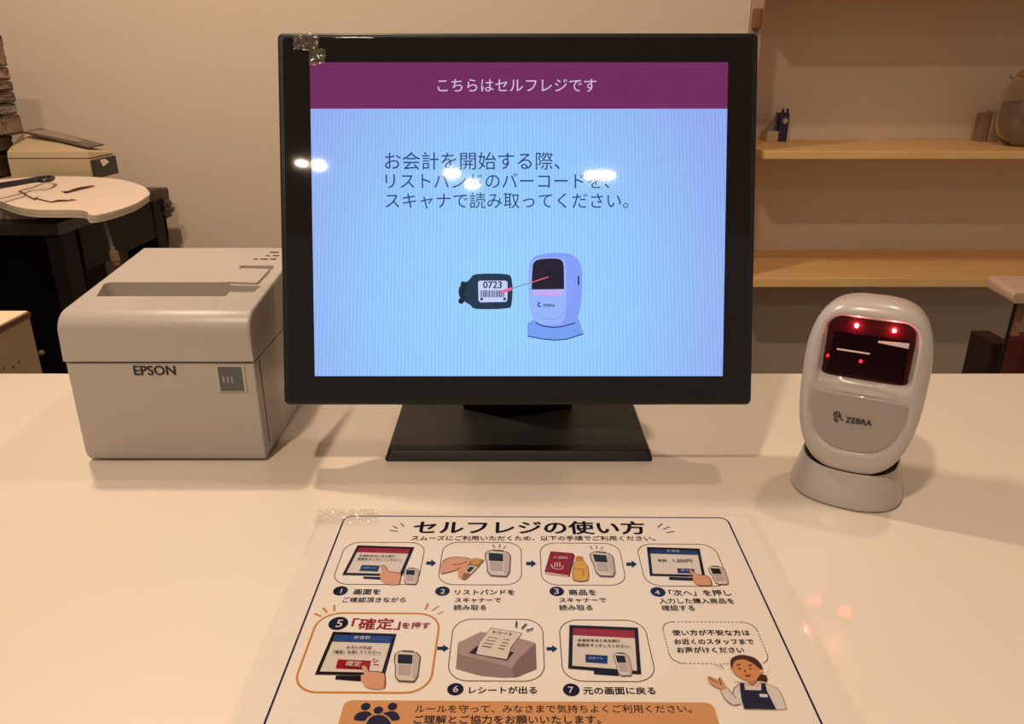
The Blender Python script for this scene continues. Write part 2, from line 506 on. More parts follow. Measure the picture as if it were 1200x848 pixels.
P.line(zs([(705, 560), (740, 600), (860, 610), (915, 560)]), .0004, (116, 146, 236), sm=4)
P.poly(zs([(1024, 284), (1036, 284), (1036, 350), (1024, 350)]), (28, 36, 80))
P.text('ZEBRA', zs([(758, 518)])[0], zs([(850, 518)])[0], (20, 26, 60), 0.05)
P.line(zs([(735, 484), (722, 496), (726, 512), (740, 518)]), .0009, (20, 26, 60), sm=3)
P.obj('scanner_picture', disp, 'picture of a white scanner on its foot')
P = Print(mp, .0009, emat)
P.line(zs([(430, 412), (520, 378)]), .0022, (228, 100, 150))
P.line(zs([(520, 378), (665, 334)]), .0005, (90, 100, 130))
P.line(zs([(665, 334), (800, 290)]), .0008, (232, 92, 120))
P.obj('laser_beam_line', disp, 'thin red line from scanner to wristband')
# crumpled clear tape over the upper left corner
def crumple(pl, poly_px, h, amp, nx=14, ny=9, seed=1):
    rnd = random.Random(seed); q = [pl.loc(p) for p in poly_px]; b = bmesh.new(); G = []
    for j in range(ny + 1):
        row = []
        for i in range(nx + 1):
            u, v = i / nx, j / ny
            p = q[0] * (1 - u) * (1 - v) + q[1] * u * (1 - v) + q[2] * u * v + q[3] * (1 - u) * v
            row.append(b.verts.new(pl.w(p.x + rnd.uniform(-.0004, .0004), p.y + rnd.uniform(-.0004, .0004), h + rnd.uniform(0, amp))))
        G.append(row)
    for j in range(ny):
        for i in range(nx): b.faces.new((G[j][i], G[j][i + 1], G[j + 1][i + 1], G[j + 1][i]))
    for f in b.faces:
        f.normal_update()
        if f.normal.dot(pl.n) < 0: f.normal_flip()
    return b
M_tape = thin_film('clear tape', (0.98, .97, .95), 0.2, 0.08, (220, 200, 180), bump=0.3, ior=1.7)
o = obj('clear_tape', crumple(mp, [(343, 38.5), (374, 37.5), (374, 60), (345, 59)], .0006, .0012), M_tape, loc=mp.w(X0 + .02, Y1 - .01))
tag(o, 'crumpled clear tape stuck over the upper left corner of the monitor', 'tape')
b = crumple(mp, [(362, 60), (382, 57), (381, 76), (363, 78)], .0004, .0014, 9, 8, 5)
o = obj('clear_tape', b, M_tape, loc=mp.w(X0 + .03, Y1 - .02)); tag(o, 'small scrap of crumpled clear tape at the top left corner of the lit screen', 'tape')

# ================================================================== RECEIPT PRINTER
M_prn = mat('warm white plastic', (180, 171, 164), 0.38, noise=0.02, nscale=8)
M_prn2 = mat('inner grey plastic', (168, 154, 142), 0.5)
M_dark = mat('dark recess', (30, 26, 24), 0.6)
M_ink = mat('dark print', (34, 32, 34), 0.5)
pX0, pX1, pY0, pY1 = -.3405, -.1965, .5458, .7030
SE = TOPZ + .0855
prn = thing('receipt_printer', 'warm white receipt printer left of the monitor', 'printer', ((pX0 + pX1) / 2, (pY0 + pY1) / 2, TOPZ))
# lower case: rounded front corners
def prof_ring(z, x0, x1, y0, y1, r): return [Vector((x, y, z)) for x, y in rrect(x0, y0, x1, y1, r, 5)]
obj('lower_case', loft([prof_ring(TOPZ + .0022, pX0 + .0040, pX1 - .001, pY0 + .002, pY1 - .004, .0016),
                        prof_ring(TOPZ + .0032, pX0 + .0022, pX1 - .0003, pY0 + .0008, pY1 - .001, .0016),
                        prof_ring(TOPZ + .0060, pX0 + .0008, pX1, pY0 + .0002, pY1, .0016),
                        prof_ring(TOPZ + .0090, pX0 + .0004, pX1, pY0, pY1, .0016),
                        prof_ring(SE - .0010, pX0 + .0004, pX1, pY0 + .0002, pY1, .0016)]), M_prn, prn, smooth=True)
obj('seam_gap', box(pX0 + .003, pX1 - .002, pY0 + .002, pY1 - .003, SE - .002, SE + .001), M_dark, prn)
for fx in (pX0 + .02, pX1 - .02):
    for fy in (pY0 + .018, pY1 - .018):
        obj('rubber_foot', lathe((fx, fy, TOPZ), [(.006, 0), (.006, .0026)], 16), M_dark, prn)
# upper cover from a side profile
SL = (0.142 - .1245) / (pY1 - pY0)
def topz(y): return TOPZ + .1245 + (y - pY0) * SL
prof = [(pY0 - .0012, SE + .0008), (pY0 - .0018, SE + .012), (pY0 - .0018, TOPZ + .1050)]
R_ = .0165
cyc, czc = pY0 - .0018 + R_, TOPZ + .1075
for k in range(1, 9):
    a = math.pi - k * (math.pi / 2 - math.atan(SL)) / 8
    prof.append((cyc + R_ * math.cos(a), czc + R_ * math.sin(a)))
yk, zk = prof[-1]
prof += [(pY1 - .004, zk + (pY1 - .004 - yk) * SL), (pY1, zk + (pY1 - yk) * SL - .004), (pY1, SE + .0008)]
def ptop(y): return zk + (y - yk) * SL
b = prism([Vector((pX0, y, z)) for y, z in prof], [Vector((pX1 + .0006, y, z)) for y, z in prof])
es = [e for e in b.edges if abs(e.verts[0].co.x - e.verts[1].co.x) < 1e-6 and min(e.verts[0].co.z, e.verts[1].co.z) > SE + .0009 and min(e.verts[0].co.y, e.verts[1].co.y) < pY1 - .003]
bmesh.ops.bevel(b, geom=es, offset=.0022, segments=3, profile=0.5, affect='EDGES')
cover = obj('top_cover', b, [M_prn, M_prn2], prn)
tp = Plane((0, yk, zk), (1, 0, 0), (0, 1, SL))
def T(px): return tp.loc(px)
def pslab(pts, h0, h1, r=0, rnd=0):
    L = [T(p) for p in pts]
    return slab(tp, [tuple(v) for v in L], h0, h1, r)
fl, fr_, bkR, bkL = T((113, 347)), T((263, 347)), T((270, 330)), T((132, 331))
yF, yB = fl.y, (bkR.y + bkL.y) / 2
slotpoly = [(fl.x, yF), (fr_.x, yF), (bkR.x + .001, yB)] + [(bkL.x + .006 * math.cos(math.radians(a)) - .0, yB - .006 + .006 * math.sin(math.radians(a))) for a in (90, 115, 140, 165)]
c1 = slab(tp, slotpoly, -.016, .01)
L2 = [T(p) for p in [(255, 347), (292, 347), (306, 335), (262, 334)]]
c2 = slab(tp, [tuple(v) for v in L2], -.005, .01)
L3 = [T(p) for p in [(280, 315.5), (319, 316.5), (321, 311), (284, 311)]]
c3 = slab(tp, [tuple(v) for v in L3], -.0035, .01)
vents = []
for (x0, x1, y) in ((297, 302, 303.5), (305, 314, 303.5), (317, 324, 303.5), (312, 316, 299.5), (320, 327, 299.5), (316, 327, 295.6), (280.5, 282.5, 312)):
    c = bmesh.new(); L = [T((x0, y + .7)), T((x1, y + .7)), T((x1, y - .7)), T((x0, y - .7))]
    vents.append([tuple(v) for v in L])
cut(cover, [c1, c2, c3])
for p in cover.data.polygons: p.use_smooth = True
cover.data.set_sharp_from_angle(angle=math.radians(30))
for v in vents:
    b = slab(tp, v, -.001, .0001); obj('vent_slot', b, M_dark, prn)
# tear bar, slot floor detail, lever
obj('tear_bar', slab(tp, [(fl.x + .006, yF + .0006), (fr_.x + .001, yF + .0006), (fr_.x + .001, yF + .0022), (fl.x + .006, yF + .0022)], -.006, -.0012), mat('steel', (170, 165, 160), .3, 1), prn)
L4 = [T(p) for p in [(267, 332.5), (302, 333.5), (317, 317.5), (283, 316.5)]]
obj('cover_lever', slab(tp, [tuple(v) for v in L4], -.002, .0022, .0008), M_prn, prn, smooth=True)
L5 = [T(p) for p in [(262, 346), (290, 346), (302, 340), (268, 339)]]
obj('release_tab', slab(tp, [tuple(v) for v in L5], -.0048, -.002, .0006), M_prn, prn, smooth=True)
fp = Plane((0, pY0 + .0002, TOPZ), (1, 0, 0), (0, 0, 1))
P = Print(fp, .0003, lambda c: M_ink)
P.text('EPSON', (158, 439.2), (206.5, 439.2), 'k', 0.07); P.obj('printed_name', prn, 'dark grey lettering on the front')
A = fp.loc((257, 459)); B = fp.loc((286, 427))
fr = obj('button_frame', slab(fp, rrect(A.x - .001, A.y, B.x, B.y, .0008), -.001, .0010, .0004), mat('button surround', (188, 176, 164), .35), prn, smooth=True)
obj('power_button', slab(fp, rrect(A.x + .0016, A.y + .0012, B.x - .0020, B.y - .0016, .0005), .0006, .0016, .0005), mat('smoky button', (74, 78, 82), .15, coat=.5), fr, smooth=True)
for k in range(3):
    x_ = A.x + .0048 + k * .0032
    obj('indicator_icon', slab(fp, [(x_, A.y + .008), (x_ + .0011, A.y + .008), (x_ + .0011, A.y + .0135), (x_, A.y + .0135)], .0014, .0017), mat('pale icon', (150, 155, 155), .3), fr)
# side panel line
obj('side_seam', box(pX1 - .001, pX1 + .0003, pY0 + .012, pY0 + .0127, TOPZ + .012, SE - .003), M_dark, prn)

# ================================================================== SCANNER
al = math.radians(28)
SN = Vector((-math.sin(al), -math.cos(al), 0)); SX = Vector((math.cos(al), -math.sin(al), 0)); SZ = Vector((0, 0, 1))
SO = Vector((.2532, .5117, TOPZ))
def sw(x, n, z): return SO + SX * x + SN * n + SZ * z
scn = thing('barcode_scanner', 'white upright barcode scanner with red lit window, right of the monitor', 'scanner', SO)
M_scn = mat('scanner shell', (184, 176, 172), 0.28, coat=0.4, coat_r=.08)
M_pan = mat('scanner panel', (158, 150, 144), 0.42)
TL8 = math.tan(math.radians(8))
ZC, HH, HW = .0905, .0560, .0403
def outline(t):
    c, s = math.cos(t), math.sin(t)
    if s >= 0: e = 2 / 3.1; e2 = 2 / 3.0
    else: e = 2 / 3.0; e2 = 2 / 2.5
    x = math.copysign(abs(c) ** e, c); z = math.copysign(abs(s) ** e2, s)
    # slight taper to the foot
    return x * HW * (1 + .02 * z), ZC + z * (HH if s >= 0 else .0659)
def face_n(z): return .031 - (z - .07) * TL8
def sstep(a, b_, v):
    t = min(max((v - a) / (b_ - a), 0), 1); return t * t * (3 - 2 * t)
def sd_rbox(x, z, cx, cz, hx, hz, r):
    dx, dz = abs(x - cx) - hx + r, abs(z - cz) - hz + r
    return math.hypot(max(dx, 0), max(dz, 0)) + min(max(dx, dz), 0) - r
def sd_panel(x, z):
    # flat topped U: top z .083, bottom .042
    if z > .083: return max(z - .083, abs(x) - .031)
    v = (((abs(x) / .0315) ** 2.6) + ((.083 - z) / .0405) ** 2.6) ** (1 / 2.6)
    return max((v - 1) * .03, z - .083)
NA, NR = 128, 52
rings = []
for i in range(NR):
    r = (i + 0.4) / NR * 0.955
    ring = []
    for k in range(NA):
        ox, oz = outline(2 * math.pi * k / NA)
        x, z = ox * r, ZC + (oz - ZC) * r
        n = face_n(z)
        n -= .0030 * max(0, (r - .80) / .155) ** 2.2
        n -= .0014 * (x / HW) ** 2
        dwin = sd_rbox(x, z, 0, .1140, .0297, .0222, .012 if z > .115 else .004)
        n -= .0060 * (1 - sstep(-.0022, .0016, dwin))
        # scooped ledge under the window
        if z < .098: n -= .0016 * math.exp(-((z - .0885) / .0045) ** 2) * (1 - sstep(.024, .032, abs(x)))
        dp = sd_panel(x, z)
        n -= .0013 * math.exp(-(dp / .0009) ** 2)
        n -= .0006 * (1 - sstep(-.001, .001, dp))
        ring.append(sw(x, n, z))
    rings.append(ring)
def back_ring(scale, d, lift=0):
    ring = []
    for k in range(NA):
        ox, oz = outline(2 * math.pi * k / NA)
        x, z = ox * scale, ZC + (oz - ZC) * scale + lift
        ring.append(sw(x, face_n(oz) - .0014 * (ox / HW) ** 2 * scale - d, z))
    return ring
for s_, d in ((.975, .0048), (.99, .0068), (1, .0105), (1.0, .016), (.995, .024), (.975, .034), (.93, .044), (.84, .052), (.68, .058), (.40, .062), (.05, .0635)):
    rings.append(back_ring(s_, d))
obj('scanner_body', loft(rings), M_scn, scn, smooth=True, angle=60)
def surf_n(x, z):
    n = face_n(z) - .0014 * (x / HW) ** 2
    return n - .0003
CP = (0, .066); PB = []
for k in range(72):
    t = 2 * math.pi * k / 72; d = Vector((math.cos(t), math.sin(t))); lo, hi = 0, .06
    for _ in range(30):
        m_ = (lo + hi) / 2
        if sd_panel(CP[0] + d.x * m_, CP[1] + d.y * m_) < -.0009: lo = m_
        else: hi = m_
    PB.append(d * lo)
rg = [[sw(CP[0] + p.x * q, surf_n(p.x * q, CP[1] + p.y * q) - .002 * (q > 1), CP[1] + p.y * min(q, 1)) for p in PB] for q in (.08, .3, .5, .7, .85, .95, .99)]
rg += [[sw(CP[0] + p.x, surf_n(p.x, CP[1] + p.y) - .0004, CP[1] + p.y) for p in PB], [sw(CP[0] + p.x, surf_n(p.x, CP[1] + p.y) - .003, CP[1] + p.y) for p in PB]]
obj('lower_panel', loft(rg), M_pan, scn, smooth=True, angle=50)
# window glass in the pocket
def window_mat():
    m = mat('dark red window', (58, 2, 9), 0.35, spec=.15, coat=.25, coat_r=.02)
    return m
wb = []
for (x, z) in rrect(-.0275, .0934, .0275, .1346, .0095, 6):
    # squarer lower corners
    if z < .115:
        x = math.copysign(max(abs(x), min(.0275, abs(x) + .004 * (z < .1)) ), x)
    wb.append((x, z))
def wn(z): return face_n(z) - .0052
win = obj('scan_window', prism([sw(x, wn(z) - .002, z) for x, z in wb], [sw(x, wn(z) + .0008, z) for x, z in wb], .0004), window_mat(), scn, smooth=True)
# inner slanted mirror strip
mir = bmesh.new()
def quadw(b, pts):
    f = b.faces.new([b.verts.new(p) for p in pts]); f.normal_update()
    if f.normal.dot(SN) < 0: f.normal_flip()
obj('inner_glass', prism([sw(x, wn(z) + .0008, z) for x, z in ((-.0246, .0952), (.0250, .0952), (.0235, .1245), (-.0225, .1245))],
                         [sw(x, wn(z) + .0008 + e, z) for x, z, e in ((-.0246, .0952, .0006), (.0250, .0952, .0006), (.0235, .1245, .0024), (-.0225, .1245, .0024))], .0003),
    mat('dark inner glass', (26, 2, 8), .12, spec=.12), win, smooth=True)
def led_and_reflection(x, z, r, es, col=(255, 60, 66), out=.0016):
    m = mat('red led %d' % es, (120, 10, 10), .3, emit=col, es=es)
    b = bmesh.new(); bmesh.ops.create_uvsphere(b, u_segments=14, v_segments=10, radius=r)
    bmesh.ops.translate(b, verts=b.verts, vec=sw(x, wn(z) + .0008 + out, z))
    return obj('red_led_and_reflection', b, m, win, smooth=True)
led_and_reflection(-.0098, .1302, .0012, 170, (255, 130, 132), .0022); led_and_reflection(.0135, .1302, .0012, 170, (255, 130, 132), .0022)
led_and_reflection(-.0246, .1065, .0011, 3, (255, 24, 40), .0004); led_and_reflection(-.0032, .1068, .0012, 3, (255, 24, 40), .003)  # lower pair: reflections of the upper LEDs, made as dim glowing spheres
# the scanner's own red aiming beams, falling on the counter in front of it
for (lx_, tx_, ty_) in ((-.0098, 955, 703), (.0135, 990, 716)):
    src = sw(lx_, wn(.1302) + .012, .1302); tgt = at(tx_, ty_, z=TOPZ)
    ld = bpy.data.lights.new('aiming_beam', 'SPOT'); ld.energy = .45; ld.color = (1, .05, .08); ld.spot_size = math.radians(3.0); ld.spot_blend = 1; ld.shadow_soft_size = .0015
    lo_ = bpy.data.objects.new('aiming_beam', ld); COL.objects.link(lo_); lo_.location = src
    lo_.rotation_euler = (tgt - src).to_track_quat('-Z', 'Y').to_euler()
def streak(x0, x1, z, hh, hh1=None, out=.0034):  # pale strips shaped as ceiling light reflections in the window glass
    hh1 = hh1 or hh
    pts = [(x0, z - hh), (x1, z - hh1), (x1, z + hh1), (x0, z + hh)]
    o = obj('reflection_streak', prism([sw(a, wn(b_) + out - .0008, b_) for a, b_ in pts], [sw(a, wn(b_) + out, b_) for a, b_ in pts], .0002), mat('pale reflection streak', (225, 205, 200), .2), win)
    o['label'] = 'pale strip imitating ceiling light reflected in the window'
streak(.0052, .0240, .1215, .0007, .0018); streak(-.0195, .0015, .1125, .0005)
# logo on the lower panel
lp = Plane(sw(0, face_n(.066) - .0001, .066), SX, (SZ - SN * TL8))
P = Print(lp, .0003, lambda c: M_ink)
P.text('ZEBRA', (991, 494.3), (1021, 499), 'k', 0.06)
def lg(u, v): return (900 + u / 3.03, 330 + v / 3.03)
for pts in ([(240, 462), (232, 470), (240, 478), (234, 486), (246, 498)], [(246, 458), (241, 468), (248, 478), (243, 488), (252, 492)], [(252, 460), (253, 480)], [(258, 470), (258, 488)], [(262, 486), (266, 492)]):
    P.line([lg(*q) for q in pts], .0008, 'k')
P.obj('printed_logo', scn, 'dark logo and lettering')
# foot
def se(rx, ry, cy, z, zt=0, n=64, e=2.5):
    out = []
    for k in range(n):
        t = 2 * math.pi * k / n; c, s = math.cos(t), math.sin(t)
        x = math.copysign(abs(c) ** (2 / e), c) * rx; y = math.copysign(abs(s) ** (2 / e), s) * ry
        out.append(sw(x, cy + y, z + zt * (y / ry)))
    return out
obj('scanner_foot', loft([se(.036, .036, .002, .0), se(.0385, .0385, .002, .0012), se(.0392, .039, .002, .0040), se(.0378, .038, .002, .0095),
                          se(.0352, .0352, .0015, .0190, -.001), se(.0334, .0336, .001, .0275, -.0025), se(.0326, .0328, .001, .0290, -.0028), se(.0316, .0318, .001, .0284, -.0028), se(.0295, .0295, .001, .0200, -.003)]),
    M_scn, scn, smooth=True, angle=50)
obj('foot_gap', loft([se(.0312, .0312, .001, .021, -.003), se(.0308, .0310, .001, .0270, -.003)]), M_dark, scn)

# ================================================================== SIGN SHEET
rot = math.radians(-0.5)
o_ = at(404.5, 604.3, z=TOPZ + .0012)
sp = Plane(o_, (math.cos(rot), math.sin(rot), 0), (-math.sin(rot), math.cos(rot), 0))
sign = thing('laminated_sign', 'laminated white sign on the counter with numbered pictures of the self checkout steps', 'sign', o_ - Vector((0, 0, .0012)))
PM = {}
def pmat(c):
    if c not in PM:
        PM[c] = mat('print %s' % (c,), tuple(v * .86 for v in c), 0.7, spec=.1)
    return PM[c]
BW = .2668   # printed border width
FW0, FW1 = -.0165, BW + .0185
FT, FB = .0060, -.2090
obj('paper', slab(sp, rrect(-.0150, FB + .004, BW + .0150, FT - .0030, .002), -.0007, -.0001), mat('sign paper', (212, 202, 191), .6), sign)
M_film = thin_film('laminate film', (1, 1, 1), 0.06, ior=1.27)
obj('laminate_film', slab(sp, rrect(FW0 - .002, FB, FW1 + .002, FT, .006), .0013, .0014), M_film, sign)
obj('laminate_back', slab(sp, rrect(FW0 - .002, FB, FW1 + .002, FT, .006), -.00115, -.0009), thin_film('laminate edge', (1, 1, 1), .1, 0.03, (235, 225, 212), ior=1.3), sign)
K = (16, 8, 26); KB = (10, 12, 36); GR = (96, 82, 78); OR = (214, 138, 40); RED = (156, 14, 22)
P = Print(sp, .0, pmat); P.lline(rrect(0, -.203, BW, 0, .006), .0011, (34, 22, 82), True); P.obj('border_line', sign, 'thin dark purple border')
def T1(name, items, label=None, parent=sign):
    P = Print(sp, .0001, pmat)
    for it in items: P.text(*it)
    return P.obj(name, parent, label)
T1('title_text', [('セルフレジの使い方', (484, 624), (757, 624.6), KB, .035, .95)], 'large bold dark title')
T1('subtitle_text', [('スムーズにご利用いただくため、以下の手順でご利用ください。', (482, 632.6), (768, 633), K, .015)])
z3 = lambda u, v: (300 + u / 3.75, 590 + v / 3.75); z4 = lambda u, v: (600 + u / 3.75, 590 + v / 3.75)
for a, b in (((588, 118), (622, 121)), ((602, 99), (622, 108)), ((636, 86), (650, 100))): P = Print(sp, .0001, pmat); P.line([z3(*a), z3(*b)], .0008, (60, 80, 120)); P.obj('title_tick_mark', sign)
for a, b in (((640, 104), (660, 88)), ((664, 112), (692, 101)), ((678, 127), (712, 122))): P = Print(sp, .0001, pmat); P.line([z4(*a), z4(*b)], .0008, (60, 80, 120)); P.obj('title_tick_mark', sign)
CAPS = [
 (1, (399, 692), 8.6, [('画面を', (414, 696), (445, 696), KB, .03), ('ご確認頂きながら', (401, 705.3), (475, 705.3), K, .012)]),
 (2, (518.5, 692.3), 8.6, [('リストバンドを', (533, 696.4), (603, 696.4), KB, .03), ('スキャナーで', (533, 705.5), (587, 705.5), K, .012), ('読み取る', (531.5, 714.6), (569.5, 714.6), K, .012)]),
 (3, (652.4, 692.6), 8.6, [('商品を', (667, 696.8), (699, 696.8), KB, .03), ('スキャナーで', (655.5, 705.6), (710.5, 705.6), K, .012), ('読み取る', (655.5, 714.8), (694.5, 714.8), K, .012)]),
 (4, (771, 693.3), 8.8, [('「次へ」を押し', (785, 697.4), (857.5, 697.4), KB, .03), ('入力した購入商品を', (773, 706.7), (861, 706.7), K, .012), ('確認する', (776, 715.2), (814.5, 715.2), K, .012)]),
 (5, (396.5, 730.2), 11.4, [('「確定」', (411, 736.6), (468, 736.6), RED, .045), ('を押す', (470.5, 736), (503.5, 736), RED, .02)]),
 (6, (533.7, 807.3), 9.6, [('レシートが出る', (549.5, 812), (629, 812), KB, .03)]),
 (7, (669.4, 808), 9.8, [('元の画面に戻る', (684, 812.8), (768.5, 812.8), KB, .03)])]
for n_, c, r, items in CAPS:
    P = Print(sp, .0001, pmat); P.disc(c, r, (18, 24, 54)); bd = P.obj('number_badge', sign)
    P = Print(sp, .0002, pmat); hw = r * (.07 if n_ == 1 else .31); P.text(str(n_), (c[0] - hw, c[1] + r * .42), (c[0] + hw, c[1] + r * .42), (232, 224, 218), .02); P.obj('badge_digit', bd, 'white number %d' % n_)
    T1('caption_text', items, 'red caption beside the number five' if n_ == 5 else None)
# frames
def frame(l, r, ym, t, b, xm, rad, wd, col, dotted=False):
    x0 = sp.loc((l, ym)).x; x1 = sp.loc((r, ym)).x; y1 = sp.loc((xm, t)).y; y0 = sp.loc((xm, b)).y
    pts = rrect(x0, y0, x1, y1, rad, 8)
    P = Print(sp, .0001, pmat)
    if dotted:
        L = [Vector(p) for p in pts] + [Vector(pts[0])]; d = 0; step = .0011
        for a, c in zip(L, L[1:]):
            ln = (c - a).length; k = 0
            while k * step * 2 < ln:
                q = a + (c - a) * (k * step * 2 / ln); q2 = a + (c - a) * (min(ln, k * step * 2 + step) / ln)
                if (q2 - q).length > 1e-5: P.lline([q, q2], wd, col); P.h = .0001
                k += 1
    else: P.lline(pts, wd, col, True)
    return P
F = [(398.7, 495.3, 655, 635.2, 684.6, 445, .0105, .0005, GR), (516.2, 611, 660, 635.2, 685, 563, .0105, .0005, GR),
     (633.7, 729.5, 660, 636.2, 685.4, 680, .0105, .0005, GR), (750.8, 845.5, 660, 637.3, 686.6, 800, .0105, .0005, GR),
     (357.8, 510, 764.5, 718.2, 811.3, 433, .013, .0011, OR), (527.8, 637, 761, 725.2, 797.8, 580, .011, .0005, GR), (657.3, 761.8, 761, 726.2, 798.2, 708, .011, .0005, GR)]
frames = [frame(*f).obj('step_frame', sign, 'orange outline round the fifth step' if i == 4 else None) for i, f in enumerate(F)]
# arrows
for (x0, x1, y) in ((499.5, 511, 659.6), (616.5, 628.5, 660.2), (734, 746.5, 660.8), (512.5, 526, 759.4), (640.5, 653.5, 760)):
    m_ = x0 + (x1 - x0) * .5; P = Print(sp, .0001, pmat)
    P.poly([(x0, y - 1.9), (m_, y - 1.9), (m_, y - 4.4), (x1, y), (m_, y + 4.4), (m_, y + 1.9), (x0, y + 1.9)], (26, 28, 66)); P.obj('step_arrow', sign)
# picture kit
def quadmap(q):
    def f(u, v):
        return (q[0][0] * (1 - u) * (1 - v) + q[1][0] * u * (1 - v) + q[2][0] * u * v + q[3][0] * (1 - u) * v,
                q[0][1] * (1 - u) * (1 - v) + q[1][1] * u * (1 - v) + q[2][1] * u * v + q[3][1] * (1 - u) * v)
    return f
def R4(f, u0, v0, u1, v1): return [f(u0, v0), f(u1, v0), f(u1, v1), f(u0, v1)]
def pic_monitor(P, q, head, stand):
    f = quadmap(q)
    P.poly(stand, (20, 14, 20)); P.poly(q, (20, 13, 18))
    P.poly(R4(f, .055, .07, .945, .93), (226, 214, 202)); P.poly(R4(f, .055, .07, .945, .235), head)
    return f
def pic_scanner(P, q):
    f = quadmap(q)
    P.poly([f(.22, 0), f(.85, .02), f(1, .15), f(.98, .8), f(.85, 1), f(.2, 1), f(.05, .85), f(.05, .5), f(0, .35), f(.02, .12)], GR)
    P.poly([f(.24, .03), f(.83, .05), f(.96, .17), f(.94, .78), f(.83, .96), f(.22, .96), f(.09, .84), f(.09, .5), f(.04, .35), f(.07, .12)], (222, 208, 200))
    P.poly([f(.72, .1), f(.83, .05), f(.96, .17), f(.94, .78), f(.83, .93), f(.74, .85)], (196, 180, 170))
    P.poly(R4(f, .15, .12, .7, .42), (34, 26, 34)); P.poly(R4(f, .18, .45, .68, .80), (186, 172, 168))
    P.poly(R4(f, .3, -.01, .72, .035), (70, 60, 66))
SK = (222, 162, 126); SKL = (120, 66, 48)
def tf(k, ox, oy): return lambda L: [(ox + u / k, oy + v / k) for u, v in L]
t1 = tf(10, 390, 630); t2 = tf(9.425, 505, 630); t3 = tf(9.425, 625, 630); t4 = tf(8.923, 740, 630); t5 = tf(6.667, 340, 700); t6 = tf(8.077, 520, 715); t7 = tf(8.079, 645, 715)
PINK = (158, 38, 62); BLU = (28, 56, 104)
# 1
P = Print(sp, .0002, pmat)
f = pic_monitor(P, t1([(290, 90), (955, 112), (812, 452), (110, 436)]), PINK, t1([(355, 455), (600, 462), (590, 492), (360, 478)]))
P.poly(t1([(340, 322), (552, 330), (528, 402), (310, 392)]), (30, 62, 112))
P.poly(t1([(560, 345), (590, 328), (625, 350), (655, 398), (760, 412), (800, 440), (780, 545), (640, 548), (570, 500), (550, 440), (575, 400)]), SK, 3)
P.line(t1([(560, 345), (590, 328), (625, 350), (655, 398), (760, 412), (800, 440), (780, 545)]), .0006, SKL, sm=3)
pic_scanner(P, t1([(835, 360), (1020, 365), (1000, 556), (825, 548)]))
pc = P.obj('step_picture', frames[0])
T1('picture_text', [('お会計をはじめる前に', t1([(310, 232)])[0], t1([(730, 238)])[0], K, .02), ('画面をタッチしてください。', t1([(290, 272)])[0], t1([(805, 285)])[0], K, .02)], None, frames[0]).location.z += .0009
T1('picture_text', [('スタート', t1([(352, 376)])[0], t1([(500, 380)])[0], (190, 190, 200), .01)], None, frames[0]).location.z += .0009
# 2
P = Print(sp, .0002, pmat)
P.poly(t2([(125, 262), (220, 218), (380, 220), (450, 245), (560, 250), (540, 285), (480, 330), (420, 370), (390, 440), (350, 462), (300, 430), (300, 375), (240, 372), (108, 400)]), SK, 3)
P.line(t2([(125, 262), (220, 218), (380, 220), (450, 245)]), .0006, SKL, sm=3); P.line(t2([(108, 400), (240, 372), (300, 345), (330, 330)]), .0006, SKL, sm=3)
P.line(t2([(240, 300), (330, 290), (400, 262)]), .0006, SKL, sm=3)
P.poly(t2([(440, 250), (500, 228), (570, 245), (578, 270), (400, 455), (355, 462), (345, 440), (372, 380)]), (150, 104, 56), 2)
P.poly(t2([(440, 250), (500, 232), (560, 250), (520, 300), (460, 300)]), (206, 150, 70), 2)
P.poly(t2([(420, 308), (515, 325), (440, 402), (370, 385)]), (222, 212, 204)); P.poly(t2([(430, 322), (485, 332), (432, 386), (388, 375)]), (54, 48, 44))
pic_scanner(P, t2([(590, 135), (885, 155), (880, 440), (610, 425)]))
for a, b in (((683, 85), (705, 115)), ((765, 78), (750, 115)), ((830, 98), (795, 124))): P.line(t2([a, b]), .0005, K)
P.obj('step_picture', frames[1])
# 3
P = Print(sp, .0002, pmat)
P.poly(t3([(190, 150), (440, 172), (460, 200), (400, 432), (140, 400), (125, 370)]), (96, 10, 16))
P.poly(t3([(190, 150), (440, 172), (385, 418), (128, 378)]), (146, 14, 20)); P.poly(t3([(140, 380), (385, 418), (395, 432), (142, 402)]), (224, 190, 176))
P.line(t3([(200, 295), (215, 335), (262, 350), (315, 345), (328, 310)]), .0006, (232, 200, 190), sm=3)
for u in (238, 265, 292): P.line(t3([(u + 4, 275), (u - 4, 290), (u + 4, 305), (u - 2, 325)]), .0006, (232, 200, 190), sm=3)
P.poly(t3([(470, 215), (510, 205), (552, 220), (555, 265), (600, 320), (612, 400), (606, 475), (520, 488), (440, 470), (432, 400), (445, 300), (465, 265)]), (222, 168, 62), 2)
P.poly(t3([(470, 215), (510, 207), (552, 220), (555, 265), (465, 262)]), (196, 136, 34))
P.line(t3([(450, 352), (575, 355)]), .0005, (120, 84, 30)); P.line(t3([(555, 370), (545, 430)]), .0005, (120, 84, 30))
P.line(t3([(440, 470), (432, 400), (445, 300), (465, 265)]), .0004, (120, 84, 30)); P.line(t3([(555, 265), (600, 320), (612, 400), (606, 475), (520, 488), (440, 470)]), .0004, (120, 84, 30))
pic_scanner(P, t3([(605, 155), (880, 178), (920, 440), (690, 432)]))
for a, b in (((622, 98), (650, 130)), ((695, 95), (700, 130)), ((775, 112), (738, 136))): P.line(t3([a, b]), .0005, K)
P.text('入浴剤', t3([(215, 240)])[0], t3([(372, 250)])[0], (232, 200, 190), .01)
P.obj('step_picture', frames[2])
